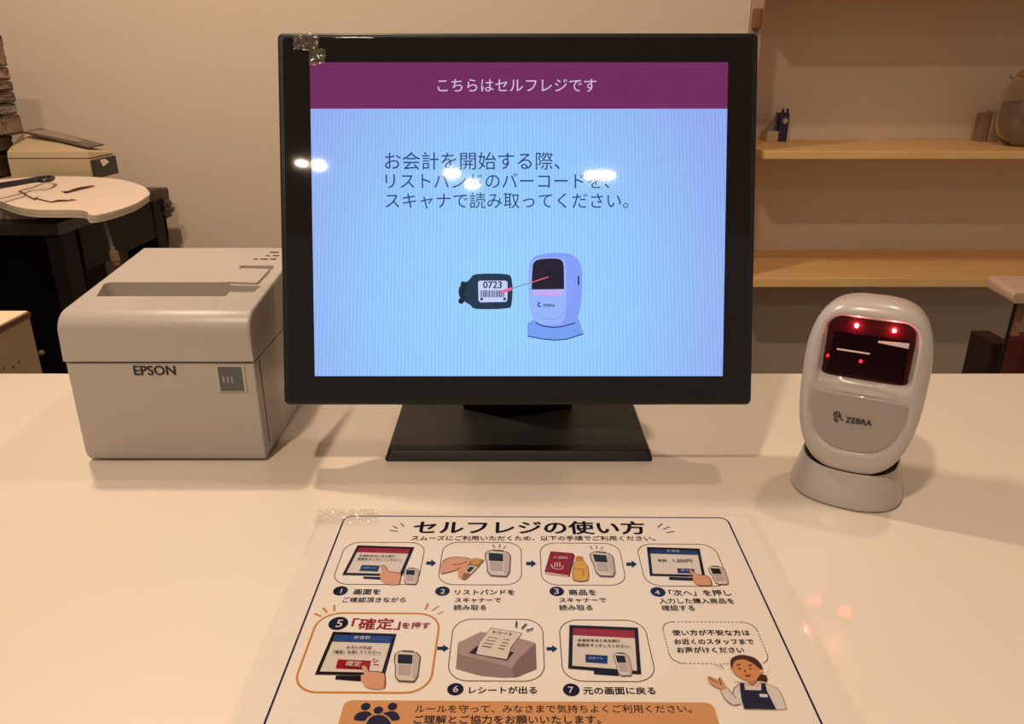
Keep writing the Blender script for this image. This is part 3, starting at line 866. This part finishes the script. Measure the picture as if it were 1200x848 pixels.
# 4
P = Print(sp, .0002, pmat)
f = pic_monitor(P, t4([(160, 98), (712, 115), (772, 412), (192, 398)]), BLU, t4([(392, 410), (640, 418), (660, 450), (395, 440)]))
P.poly(t4([(478, 320), (655, 330), (660, 378), (482, 374)]), (34, 58, 118))
pic_scanner(P, t4([(785, 300), (965, 305), (1035, 492), (880, 498)]))
P.poly(t4([(600, 345), (625, 345), (680, 390), (770, 400), (825, 440), (838, 500), (700, 500), (640, 450), (650, 420)]), SK, 3)
P.line(t4([(600, 345), (625, 345), (680, 390), (770, 400), (825, 440), (838, 500)]), .0006, SKL, sm=3)
P.text('合計', t4([(276, 256)])[0], t4([(372, 258)])[0], K, .03); P.text('1,200円', t4([(440, 262)])[0], t4([(635, 266)])[0], K, .02)
P.text('お会計', t4([(370, 158)])[0], t4([(510, 162)])[0], (200, 205, 215), .0); P.text('次へ', t4([(515, 362)])[0], t4([(600, 364)])[0], (200, 205, 215), .02)
P.obj('step_picture', frames[3])
# 5
P = Print(sp, .0002, pmat)
f = pic_monitor(P, t5([(335, 268), (832, 285), (738, 612), (193, 602)]), (40, 74, 140), t5([(360, 610), (560, 612), (552, 655), (350, 640)]))
P.poly(t5([(375, 486), (632, 496), (618, 570), (355, 558)]), RED)
P.poly(t5([(558, 540), (580, 530), (600, 548), (622, 580), (700, 585), (742, 612), (738, 710), (612, 712), (560, 660), (555, 610), (578, 600)]), SK, 3)
P.line(t5([(558, 540), (580, 530), (600, 548), (622, 580), (700, 585), (742, 612), (738, 710)]), .0006, SKL, sm=3)
for a, b in (((642, 500), (662, 480)), ((650, 514), (690, 494)), ((652, 528), (692, 530))): P.line(t5([a, b]), .0006, (150, 60, 50))
pic_scanner(P, t5([(812, 418), (1025, 430), (1000, 668), (808, 658)]))
P.text('お会計', t5([(500, 332)])[0], t5([(625, 334)])[0], (210, 214, 224), .02); P.text('よろしければ', t5([(440, 405)])[0], t5([(634, 410)])[0], K, .03)
P.text('「確定」を押してください。', t5([(335, 444)])[0], t5([(712, 450)])[0], K, .03); P.text('確定', t5([(432, 546)])[0], t5([(550, 552)])[0], (232, 206, 196), .03)
P.obj('step_picture', frames[4])
for a, b in (((188, 125), (242, 145)), ((255, 80), (290, 116)), ((346, 58), (344, 104)), ((1078, 44), (1058, 94)), ((1164, 64), (1106, 104)), ((1200, 108), (1148, 130))): P = Print(sp, .0001, pmat); P.line(t5([a, b]), .0012 if a[0] < 1100 else .0008, (214, 140, 50)); P.obj('orange_tick_mark', sign)
# 6
P = Print(sp, .0002, pmat)
P.poly(t6([(135, 310), (350, 205), (700, 262), (870, 310), (878, 555), (690, 632), (560, 636), (350, 618), (115, 552)]), (150, 126, 118))
P.poly(t6([(135, 310), (350, 205), (700, 262), (870, 310), (700, 470), (650, 545), (150, 420)]), (172, 148, 140))
P.poly(t6([(650, 545), (700, 470), (870, 312), (878, 555), (690, 632), (655, 634)]), (132, 106, 98))
P.poly(t6([(310, 342), (665, 400), (600, 480), (235, 408)]), (54, 24, 30))
P.poly(t6([(445, 170), (742, 218), (640, 350), (600, 468), (305, 416), (340, 300)]), (226, 212, 198)); P.line(t6([(305, 416), (340, 300), (445, 170), (742, 218), (640, 350), (600, 468)]), .0004, GR)
for k in range(4):
    P.line(t6([(420 - 20 * k, 256 + 29 * k), (510 - 20 * k, 270 + 29 * k)]), .0005, (110, 90, 90)); P.line(t6([(565 - 16 * k, 278 + 29 * k), (625 - 18 * k, 288 + 29 * k)]), .0005, (110, 90, 90))
for a, b in (((690, 112), (684, 166)), ((782, 134), (738, 180)), ((848, 180), (780, 202))): P.line(t6([a, b]), .0010, (60, 66, 92))
P.text('レシート', t6([(465, 222)])[0], t6([(645, 250)])[0], K, .03)
P.obj('step_picture', frames[5])
# 7
P = Print(sp, .0002, pmat)
f = pic_monitor(P, t7([(180, 140), (828, 165), (860, 608), (168, 552)]), PINK, t7([(412, 570), (640, 586), (650, 622), (412, 606)]))
P.poly(t7([(332, 420), (542, 432), (540, 510), (332, 496)]), (24, 54, 120))
pic_scanner(P, t7([(585, 402), (745, 415), (790, 625), (640, 630)]))
P.text('お会計をはじめる前に', t7([(262, 300)])[0], t7([(660, 308)])[0], K, .03); P.text('画面をタッチしてください。', t7([(255, 346)])[0], t7([(755, 362)])[0], K, .03)
P.text('スタート', t7([(362, 474)])[0], t7([(498, 480)])[0], (200, 206, 220), .03)
P.obj('step_picture', frames[6])
# speech bubble
bub = frame(780.5, 893, 752, 728.6, 777.3, 835, .007, .0005, (70, 76, 96), True).obj('speech_bubble', sign)
T1('bubble_text', [('使い方が不安な方は', (788.5, 744), (879.5, 744), K, .03), ('お近くのスタッフまで', (791, 754.4), (884, 754.4), K, .03), ('お声がけください', (794, 764.6), (872.5, 764.6), K, .03)], None, bub)
P = Print(sp, .00015, pmat); tb = tf(7.07, 770, 720)
P.poly(tb([(470, 396), (520, 396), (548, 404), (548, 414), (520, 414), (560, 470), (470, 416)]), (246.5, 235, 222)); P.line(tb([(465, 406), (550, 442), (515, 405)]), .0004, (70, 76, 96)); P.obj('bubble_tail', bub)
# staff figure drawing
P = Print(sp, .0003, pmat)
P.poly(tb([(600, 360), (700, 330), (820, 360), (900, 420), (930, 420), (900, 560), (640, 560), (600, 450)]), (246.5, 235, 222))
P.poly(tb([(850, 500), (900, 505), (915, 545), (880, 575), (820, 560)]), (74, 44, 34), 3)
P.poly(tb([(715, 560), (870, 555), (1000, 610), (1072, 785), (985, 790), (720, 785), (690, 740), (640, 760), (560, 700), (520, 620), (575, 600), (640, 665), (665, 590)]), (220, 214, 204))
P.line(tb([(900, 575), (1000, 620), (1045, 700), (1072, 788)]), .0004, (150, 140, 120), sm=3); P.line(tb([(520, 622), (560, 700), (620, 752), (690, 745)]), .0004, (140, 110, 100), sm=3)
P.line(tb([(575, 605), (655, 696)]), .0004, (140, 110, 100)); P.line(tb([(628, 660), (640, 610), (690, 575)]), .0004, (140, 110, 100), sm=3)
P.poly(tb([(415, 525), (440, 518), (505, 545), (512, 525), (530, 530), (570, 600), (560, 622), (520, 622), (440, 580)]), (214, 158, 116), 2); P.line(tb([(430, 530), (500, 570)]), .0006, SKL); P.line(tb([(512, 530), (530, 590)]), .0006, SKL)
P.poly(tb([(685, 575), (722, 572), (728, 632), (860, 636), (862, 572), (895, 575), (910, 640), (985, 790), (722, 785), (700, 720), (688, 640)]), (36, 38, 66))
P.poly(tb([(845, 664), (912, 668), (916, 694), (850, 690)]), (224, 218, 222)); P.poly(tb([(720, 565), (790, 600), (860, 560), (862, 636), (728, 632)]), (226, 206, 198))
P.line(tb([(722, 570), (765, 604), (790, 590), (825, 604), (862, 565)]), .0004, (150, 130, 130))
P.poly(tb([(745, 530), (830, 530), (825, 570), (790, 592), (745, 568)]), (196, 128, 88))
P.poly(tb([(612, 450), (618, 390), (700, 365), (800, 380), (860, 450), (855, 500), (820, 545), (760, 558), (700, 540), (640, 500)]), (214, 146, 98), 4)
P.poly(tb([(610, 450), (608, 385), (650, 352), (720, 345), (810, 370), (862, 425), (874, 470), (850, 462), (800, 420), (740, 388), (690, 382), (640, 400), (620, 455)]), (78, 46, 36), 3)
P.disc(tb([(864, 478)])[0], 2.2, (224, 180, 150))
for c in ((682, 458), (770, 460)): P.disc(tb([c])[0], 1.4, (54, 30, 28))
P.line(tb([(655, 430), (690, 424)]), .0006, (78, 46, 36)); P.line(tb([(752, 432), (785, 432)]), .0006, (78, 46, 36))
P.line(tb([(728, 468), (722, 484), (732, 486)]), .0006, SKL); P.poly(tb([(720, 512), (748, 514), (778, 508), (766, 526), (740, 526)]), (140, 40, 36))
P.obj('staff_drawing', sign, 'drawing of a staff member in a navy apron')
# notice banner
x0 = sp.loc((400, 835)).x; x1 = sp.loc((839, 835)).x; y1 = sp.loc((600, 821.5)).y
P = Print(sp, .0001, pmat); P.lpoly(rrect(x0, y1 - .034, x1, y1, .004), (216, 156, 106)); ban = P.obj('notice_banner', sign, 'orange tan banner along the bottom')
T1('banner_text', [('ルールを守って、みなさまで気持ちよくご利用ください。', (486, 834.5), (811, 834.5), (36, 28, 40), .015), ('ご理解とご協力をお願いいたします。', (484.5, 847.5), (704, 847.5), (36, 28, 40), .015)], None, ban)
P = Print(sp, .0003, pmat); zz = tf(3.75, 300, 700)
for c in ((482, 480), (600, 480)): P.disc(zz([c])[0], 5.6, (36, 34, 66))
for cx in (482, 598): P.poly(zz([(cx - 50, 540), (cx - 40, 512), (cx - 10, 502), (cx + 15, 504), (cx + 30, 520), (cx + 28, 540)]), (36, 34, 66), 2)
P.poly(zz([(480, 575), (492, 528), (540, 512), (584, 528), (600, 575)]), (222, 160, 104), 2)
P.disc(zz([(538, 497)])[0], 6.6, (222, 160, 104)); P.disc(zz([(538, 498)])[0], 5.6, (36, 34, 66)); P.poly(zz([(488, 575), (500, 532), (540, 518), (578, 532), (592, 575)]), (36, 34, 66), 2)
P.obj('people_icon', ban, 'three dark people shapes')
# clear tape on the sheet's corner
o = obj('clear_tape', crumple(sp, [(374, 600), (442, 600), (442, 615), (366, 618)], .0020, .0018, 26, 9, 9), M_tape, loc=sp.w(0, 0))
tag(o, 'wrinkled clear tape holding down the upper left corner of the laminated sign', 'tape')

# ================================================================== SHELVES (right)
M_wood = wood('pine board', (250, 200, 132), (255, 216, 152), 'X', 5, .45)
def shelf(z0, z1, label):
    x0 = at(896, 180, Y=2.2).x
    o = obj('wall_shelf', box(x0, 2.6, 2.2, AY - .001, z0, z1, .003), M_wood, loc=(1.4, 2.4, z0), smooth=True)
    tag(o, label, 'shelf')
    return o
shelf(.858, .880, 'pine wall shelf at mid height carrying the navy carton and the glass jar')
shelf(.490, .517, 'lower empty pine wall shelf just above the barcode scanner')
shelf(1.287, 1.312, 'highest pine wall shelf at the very top right, seen from below')
for z in (.858, .490, 1.287):
    x0 = at(896, 180, Y=2.2).x
brk_x0 = at(881, 25, Y=2.185).x; brk_x1 = at(891, 25, Y=2.185).x
zt, zb = at(886, 10, Y=2.18).z, at(886, 34, Y=2.18).z
o = obj('wood_block', box(brk_x0, brk_x1, 2.165, 2.189, zb, zt, .004), wood('brown block', (120, 78, 48), (146, 98, 62), 'Z'), loc=(brk_x0, 2.18, zb), smooth=True)
tag(o, 'small brown wooden block fixed to the pale post above the monitor corner', 'wood block')

# shelf items
S1 = .880
ca, cb = at(912, 160, Y=2.50), at(925, 140, Y=2.50)
ca2 = at(912, 163, Y=2.30)
o = thing('navy_carton', 'small navy blue carton with a pale round emblem on the middle shelf', 'carton', ((ca.x + cb.x) / 2, 2.52, S1))
obj('carton_body', box(ca.x, cb.x, 2.50, 2.55, S1, S1 + .085, .002), mat('navy card', (34, 32, 84), .5), o)
q = Vector(((ca.x + cb.x) / 2 + .002, 2.4995, S1 + .062))
obj('emblem', loft([[q + Vector((.0075 * math.cos(t * math.pi / 12), d, .0085 * math.sin(t * math.pi / 12))) for t in range(24)] for d in (0, -.0012)]), mat('emblem', (190, 165, 150), .5), o)
for dx in (-.008, .006):
    obj('carton_flap', box(q.x + dx - .004, q.x + dx + .003, 2.505, 2.508, S1 + .084, S1 + .098), mat('navy card', (34, 32, 84)), o)
cc = at(898, 160, Y=2.50)
o = obj('small_cream_box', box(cc.x, ca.x - .003, 2.49, 2.56, S1, S1 + .032, .002), mat('cream box', (200, 176, 142), .5), loc=(cc.x, 2.52, S1), smooth=True)
tag(o, 'low cream box beside the navy carton on the middle shelf', 'box')
o = obj('acrylic_stand', prism([Vector((cc.x, 2.52, S1 + .034)), Vector((ca.x - .002, 2.52, S1 + .034)), Vector((ca.x - .002, 2.52, S1 + .085))],
                               [Vector((cc.x, 2.526, S1 + .034)), Vector((ca.x - .002, 2.526, S1 + .034)), Vector((ca.x - .002, 2.526, S1 + .085))]),
        thin_film('smoky acrylic', (.8, .78, .78), .1, .25, (150, 130, 130)), loc=(cc.x, 2.52, S1 + .033))
tag(o, 'thin smoky acrylic triangle standing on the low cream box', 'stand')
# glass jar
M_glass = mat('clear glass', (240, 235, 230), .03, trans=1, spec=.5)
jc = at(1200, 165, Y=2.36); jc = Vector((jc.x + .002, 2.36, S1))
jar = thing('glass_jar', 'large clear glass jar with ball knob lid at the right end of the middle shelf', 'jar', jc)
obj('jar_glass', lathe(jc, [(.035, 0), (.055, .004), (.078, .03), (.088, .07), (.088, .12), (.083, .15), (.070, .175), (.066, .185), (.064, .185), (.068, .174), (.080, .15), (.085, .12), (.085, .07), (.075, .032), (.05, .008), (.02, .006)], 48), M_glass, jar, smooth=True, angle=60)
obj('jar_contents', lathe(jc, [(.045, .0085), (.070, .034), (.078, .066), (.079, .120), (.04, .126)], 40), mat('mauve contents', (186, 164, 164), .7, noise=.3, nscale=120, bump=.5), jar, smooth=True)
obj('jar_lid', lathe(jc, [(.072, .187), (.075, .192), (.06, .208), (.03, .218), (.01, .221), (.010, .226), (.018, .232), (.022, .244), (.017, .256), (.004, .262)], 40), M_glass, jar, smooth=True, angle=60)
# frosted cartons left of the jar
xa, xb, xc = at(1150, 160, Y=2.49).x, at(1160, 160, Y=2.49).x, at(1171, 160, Y=2.49).x
o = obj('pale_packet', box(xa, xb - .004, 2.50, 2.54, S1, S1 + .085, .002), mat('taupe packet', (150, 122, 100), .5), loc=(xa, 2.44, S1)); tag(o, 'dull brown upright packet farther left of the glass jar', 'packet')
o = obj('pale_packet', box(xb, xc, 2.49, 2.54, S1, S1 + .092, .002), mat('pale packet', (178, 148, 124), .5), loc=(xb, 2.42, S1)); tag(o, 'paler upright packet touching the left side of the glass jar', 'packet')

# right lower corner: stool/device, dark box, red box
Yd = 1.75
a_, b_ = at(1136, 402, Y=Yd), at(1178, 402, Y=Yd)
xl_ = at(1134, 402, Y=Yd + .1).x; xr_ = at(1188, 402, Y=Yd).x
ch = obj('dark_box', box(xl_, xr_, Yd, Yd + .1, 0, at(1150, 402, Y=Yd).z, .004), mat('near black brown', (44, 26, 22), .6), loc=(xl_, Yd, 0), smooth=True)
tag(ch, 'dark brown box edge seen behind the counter to the right of the scanner', 'box')
ch.location.z -= .0
r0 = at(1180, 388, Y=1.64); r1 = at(1215, 388, Y=1.60)
o = obj('maroon_box', box(r0.x, r1.x + .1, 1.58, 1.64, 0.0, r0.z, .004), mat('maroon', (84, 26, 22), .6), loc=(r0.x, 1.64, 0), smooth=True)
tag(o, 'deep red box at the lower right edge beneath the white lamp head', 'box')
dl = thing('desk_lamp', 'pale rounded lamp head on a thin black stem at the far right edge', 'lamp', (at(1205, 345, Y=1.5).x, 1.5, 0))
h0 = at(1167, 348, Y=1.5); h1 = at(1240, 326, Y=1.5)
obj('lamp_head', prism([Vector((x, 1.45, z)) for x, z in rrect(h0.x, h0.z, h1.x, h0.z + .024, .010)], [Vector((x, 1.56, z)) for x, z in rrect(h0.x + .012, h0.z, h1.x, h0.z + .030, .010)], .003), mat('pale plastic', (206, 176, 156), .45), dl, smooth=True)
s0 = at(1192, 350, Y=1.5); s1 = at(1176, 412, Y=1.5)
d_ = (s1 - s0); bot = s0 + d_ * (s0.z / max(1e-3, s0.z - s1.z))
obj('lamp_stem', tube([s0, s0 + d_ * 1.2, Vector((bot.x * .3 + s1.x * .7, 1.5, .02))], .0035, sm=3), mat('black stem', (20, 16, 16), .4), dl, smooth=True)
obj('lamp_base', lathe((bot.x * .3 + s1.x * .7, 1.5, 0), [(.07, 0), (.07, .012), (.01, .022)], 32), mat('black stem', (20, 16, 16)), dl, smooth=True)
obj('stem_bracket', box(s0.x + .006, s0.x + .022, 1.50, 1.515, s0.z - .08, s0.z + .002), mat('tan bracket', (170, 130, 95), .5), dl)

# ================================================================== LEFT BACKGROUND: desk & things
M_desk = mat('black desk', (30, 22, 20), .42, noise=.2, nscale=10)
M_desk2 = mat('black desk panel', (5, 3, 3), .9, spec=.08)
DX, DY0, DY1 = -.925, 1.556, 2.06
desk = thing('black_desk', 'black office desk behind the counter at left under the papers', 'desk', (-1.4, 1.8, 0))
obj('desk_top', box(-2.2, DX, DY0, DY1, TOPZ - .026, TOPZ, .003), M_desk, desk, smooth=True)
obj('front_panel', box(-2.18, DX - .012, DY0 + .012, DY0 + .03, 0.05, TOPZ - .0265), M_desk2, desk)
obj('side_rail', box(DX - .03, DX - .008, DY0 + .09, DY1 - .02, TOPZ - .12, TOPZ - .0265), mat('dark grey rail', (32, 26, 23), .7, spec=.3), desk)
obj('leg', box(DX - .035, DX - .004, DY0 + .010, DY0 + .07, 0, TOPZ - .0265, .002), mat('dark desk leg', (20, 15, 15), .7, spec=.3), desk)
obj('leg', box(DX - .035, DX - .004, DY1 - .06, DY1 - .01, 0, TOPZ - .0265, .002), mat('dark desk leg', (46, 38, 36)), desk)
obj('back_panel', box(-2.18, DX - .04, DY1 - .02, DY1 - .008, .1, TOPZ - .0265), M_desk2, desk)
kx = at(50, 413, Y=DY0 + .008)
b = bmesh.new(); bmesh.ops.create_uvsphere(b, u_segments=16, v_segments=10, radius=.007); bmesh.ops.translate(b, verts=b.verts, vec=Vector((kx.x, DY0 + .005, kx.z)))
obj('knob', b, mat('grey knob', (90, 84, 80), .3), desk, smooth=True)['label'] = 'round grey knob'
# pale box under the desk
u0, u1 = at(106, 303, Y=1.9), at(131, 293, Y=1.9)
o = obj('storage_box', box(u0.x, u1.x, 1.86, 1.98, 0.0, u1.z, .003), mat('shaded grey box', (120, 104, 94), .6), loc=(u0.x, 1.9, 0)); tag(o, 'grey storage box in the dark space under the desk', 'box')
# power strip hanging at desk end
e0, e1 = at(163, 243, Y=2.1), at(192, 221, Y=2.1)
o = thing('cable_box', 'small dark brown cable box at the right end of the black desk', 'cable box', ((e0.x + e1.x) / 2, 2.11, e0.z))
obj('box_body', box(e0.x, e1.x, 2.085, 2.13, e0.z - .03, e1.z, .005), mat('dark brown box', (74, 56, 44), .5), o, smooth=True)
obj('power_cord', tube([at(190, 234, Y=2.07), at(192, 243, Y=2.069), at(193, 255, Y=2.08), at(196, 275, Y=2.1), at(197, 300, Y=2.12)], .004), M_dark, o, smooth=True)
for (px, py) in ((194, 239), (197, 246), (194, 250)):
    c = at(px, py, Y=2.065); obj('plug', box(c.x - .010, c.x + .010, 2.063, 2.0845, c.z - .007, c.z + .007, .003), mat('grey plug', (80, 68, 60), .5), o, smooth=True)
# hanging cable with connector
o = thing('hanging_cable', 'thin grey cable with a tan connector hanging off the desk under the papers', 'cable', at(120, 254, Y=1.55))
obj('cable', tube([at(119, 250, Y=1.55), at(126, 272, Y=1.55), at(132, 292, Y=1.55)], .0035), mat('grey cable', (130, 118, 108), .5), o, smooth=True)
obj('connector', tube([at(131, 289, Y=1.55), at(134, 299, Y=1.55), at(137, 310, Y=1.55)], [.005, .009, .009, .006]), mat('tan connector', (150, 125, 92), .5), o, smooth=True)
# papers
def sheet_pts(L, z0, dz):   # outline px, height rising to the back
    out = []
    for p in L:
        z = z0
        for _ in range(6):
            q = at(p[0], p[1], z=z); z = z0 + dz * max(0, min(1, (q.y - 1.45) / .35))
        out.append(q)
    return out
M_pap = mat('white paper', (226, 206, 190), .7)
big = [(-30, 226), (0, 237), (20, 244), (45, 247.5), (96, 248), (106, 254), (132, 249), (158, 240), (172, 231), (174, 227), (165, 219), (140, 212), (110, 209), (80, 208), (40, 209), (0, 212), (-30, 214)]
st = thing('paper_stack', 'stack of white papers with curled edges overhanging the black desk', 'papers', (-1.15, 1.62, TOPZ))
for k in range(4):
    L = [(x + (0.8 * k - 1) * (1 if x > 100 else 0), y) for x, y in big]
    pts = [p + Vector((0, 0, -.004 * (3 - k))) for p in sheet_pts(L, .822, .035)]
    pts = smooth_pts(pts, 3, True)
    obj('paper_sheet', prism(pts, [p + Vector((0, 0, .0032)) for p in pts]), M_pap if k != 1 else mat('greenish paper', (206, 204, 170), .7), st)
# a support pad below so the stack rests on the desk
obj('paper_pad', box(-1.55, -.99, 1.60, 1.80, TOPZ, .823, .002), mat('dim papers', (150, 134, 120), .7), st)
o = thing('crumpled_receipts', 'crumpled thin receipts lying on top of the white paper stack', 'paper', at(60, 228, z=.85))
for (pts_, sd) in (([(20, 224), (60, 217), (78, 226), (40, 236)], 1), ([(55, 218), (100, 213), (112, 219), (70, 229)], 2), ([(32, 232), (70, 228), (92, 236), (60, 239)], 3)):
    b = bmesh.new(); rnd = random.Random(sd); G = []
    q = [p + Vector((0, 0, .0038)) for p in sheet_pts(pts_, .822, .035)]
    for j in range(9):
        row = []
        for i in range(9):
            u, v = i / 8, j / 8
            row.append(b.verts.new(q[0] * (1 - u) * (1 - v) + q[1] * u * (1 - v) + q[2] * u * v + q[3] * (1 - u) * v + Vector((0, 0, .001 + .0022 * abs(math.sin(u * 5 + sd)) + rnd.uniform(0, .0005)))))
        G.append(row)
    for j in range(8):
        for i in range(8): b.faces.new((G[j][i], G[j][i + 1], G[j + 1][i + 1], G[j + 1][i]))
    obj('receipt_slip', b, mat('receipt paper', (222, 203, 186), .7), o, smooth=True)
# black looped strap
o = obj('black_strap', tube([at(-20, 219, z=.872), at(0, 216, z=.872), at(30, 211.5, z=.872), at(52, 207.5, z=.872), at(62, 208, z=.872), at(60, 210.5, z=.872), at(52, 212, z=.872), at(40, 212, z=.872), at(20, 215.5, z=.872), at(0, 219, z=.872), at(-20, 223, z=.872)], .004, seg=6), mat('black strap', (24, 22, 30), .4), loc=at(40, 211, z=.872), smooth=True)
tag(o, 'thin black looped strap lying across the papers in front of the label printer', 'strap')
# grey tray behind papers
o = obj('grey_tray', box(-1.9, -1.15, 1.81, 2.04, TOPZ, .846, .004), mat('pale grey tray', (176, 160, 142), .5), loc=(-1.5, 1.93, TOPZ), smooth=True); tag(o, 'flat pale grey tray on the desk beneath the label printer', 'tray')
# label printer
LZ = .847
def lw(px, py, Y): return at(px, py, Y=Y)
f0, f1 = lw(13, 205, 1.86), lw(109, 210, 1.86)
lpn = thing('label_printer', 'beige desktop label printer with a slanted dark lid strip at far left', 'printer', ((f0.x + f1.x) / 2, 1.95, LZ))
M_beige = mat('beige plastic', (196, 174, 140), .5)
fx0, fx1 = f0.x, f1.x
xC = lw(137, 200, 1.98).x
xD = lw(26, 180, 2.03).x
zs_ = lw(50, 186, 1.86).z
foot4 = [(fx0, 1.86), (fx1, 1.86), (xC, 1.98), (xD, 2.03)]
obj('lower_body', prism([Vector((x, y, LZ)) for x, y in foot4], [Vector((x, y, zs_ - .0008)) for x, y in foot4], .002), M_beige, lpn, smooth=True)
tops = [Vector((fx0 + .002, 1.862, lw(14, 177, 1.862).z)), Vector((fx1 - .004, 1.862, lw(104, 177, 1.862).z)), lw(132, 178, 1.975), lw(27, 154.5, 2.028)]
obj('upper_body', prism([Vector((x, y, zs_ + .0008)) for x, y in foot4], tops, .003), M_beige, lpn, smooth=True)
ls = [lw(27, 156, 1.97), lw(48, 151.5, 2.02), lw(122, 170.5, 1.98), lw(103, 174, 1.90)]
obj('lid_strip', prism([p for p in ls], [p + Vector((0, 0, .004)) for p in ls], .001), mat('dark lid', (84, 70, 58), .3), lpn)
li = [ls[0].lerp(ls[2], .06) + Vector((0, 0, .0045)), ls[1].lerp(ls[3], .12) + Vector((0, 0, .0045)), ls[2].lerp(ls[0], .22) + Vector((0, 0, .0045)), ls[3].lerp(ls[1], .22) + Vector((0, 0, .0045))]
obj('lid_window', prism(li, [p + Vector((0, 0, .001)) for p in li]), mat('lid window', (140, 122, 104), .25), lpn)
q0, q1 = Vector((fx1, 1.86, 0)), Vector((xC, 1.98, 0)); dq = (q1 - q0); nq = Vector((dq.y, -dq.x, 0)).normalized() * .0008
ep = [Vector((q0.x, q0.y, LZ + .001)) + dq * .03 + nq, Vector((q1.x, q1.y, LZ + .001)) + nq, Vector((q1.x, q1.y, lw(133, 182, 1.98).z)) + nq, Vector((q0.x, q0.y, lw(106, 188, 1.86).z)) + dq * .03 + nq]
obj('end_panel', prism(ep, [p + nq * 4 for p in ep], .001), mat('dark end panel', (44, 44, 40), .4), lpn)
lt = [lw(118, 187, 1.885), lw(123, 186, 1.885), lw(128, 190, 1.885), lw(122, 195, 1.885)]
obj('label_tongue', prism(lt, [p + Vector((0, -.004, 0)) for p in lt]), mat('white label', (226, 206, 190), .6), lpn)
# stack of folded bags at the far left
bx = [(-40, 38, 6, 78, (150, 122, 104)), (-40, 78, 12, 95, (158, 130, 112)), (-40, 95, 16, 108, (140, 116, 96)), (-40, 108, 19, 122, (128, 116, 100)),
      (-40, 122, 21, 136, (150, 142, 130)), (-40, 136, 27, 160, (134, 112, 92)), (-40, 160, 17, 180, (124, 98, 82)), (-40, 180, 14, 198, (104, 72, 62))]
labels = ['tallest pinkish brown folded bag, topmost of the stack at far left', 'pinkish brown folded bag second from the top of the far left stack', 'brown folded bag third from the top of the far left stack',
          'thin dark grey folded bag in the middle of the far left stack', 'light grey plastic folded bag just above the widest bag of the far left stack', 'widest brown folded bag in the lower part of the far left stack',
          'brown folded bag second from the bottom of the far left stack', 'dull red folded bag, lowest of the far left stack']
zprev = None
lev = []
for i, (xa, ya, xb2, yb, c) in enumerate(bx):
    Yb = 1.88
    zt_ = at(0, ya, Y=Yb).z; zb_ = at(0, yb, Y=Yb).z
    xr1 = at(xb2, (ya + yb) / 2 + 2, Y=Yb + .07).x
    lev.append((zb_, zt_, xr1))
for i, (zb_, zt_, xr1) in enumerate(lev):
    if i == len(lev) - 1: zb_ = .8465
    b = box(-1.62, xr1, 1.88, 1.95, zb_ + .0008, zt_, .006, 3)
    rnd = random.Random(i)
    bmesh.ops.subdivide_edges(b, edges=b.edges, cuts=3, use_grid_fill=True)
    for v in b.verts:
        v.co.x += rnd.uniform(-.004, .002); v.co.y += rnd.uniform(-.004, .004)
    o = obj('folded_bag', b, mat('bag %d' % i, bx[i][4], .6, noise=.15, nscale=30), loc=(-1.4, 1.96, zb_), smooth=True)
    tag(o, labels[i], 'bag', 'stack of folded bags at far left')
# beige side cabinet in front of the desk
XA = -.568
cz = at(33, 364, X=XA).z; y1_ = at(34, 366, X=XA).y
cab = thing('side_cabinet', 'low beige cabinet end with a dark brown top edge at the lower left', 'cabinet', (XA - .2, .80, 0))
obj('cabinet_body', box(-1.0, XA, .742, y1_, 0, cz - .004, .002), mat('beige board', (178, 154, 122), .55, noise=.05), cab, smooth=True)
obj('edge_band', box(XA - .004, XA + .001, .742, y1_ + .001, cz - .008, cz - .002), mat('brown edging', (96, 62, 42), .5), cab)
obj('cabinet_top', box(-1.0, XA - .001, .742, y1_, cz - .004, cz, .001), mat('beige top board', (232, 210, 178), .5), cab)
for (px, py) in ((22, 424), (4, 431.5), (15.5, 430)):
    q = at(px, py, X=XA)
    obj('screw_hole', box(XA - .001, XA + .0006, q.y - .0012, q.y + .0012, q.z - .0015, q.z + .0015), mat('hole brown', (90, 58, 34), .6), cab)
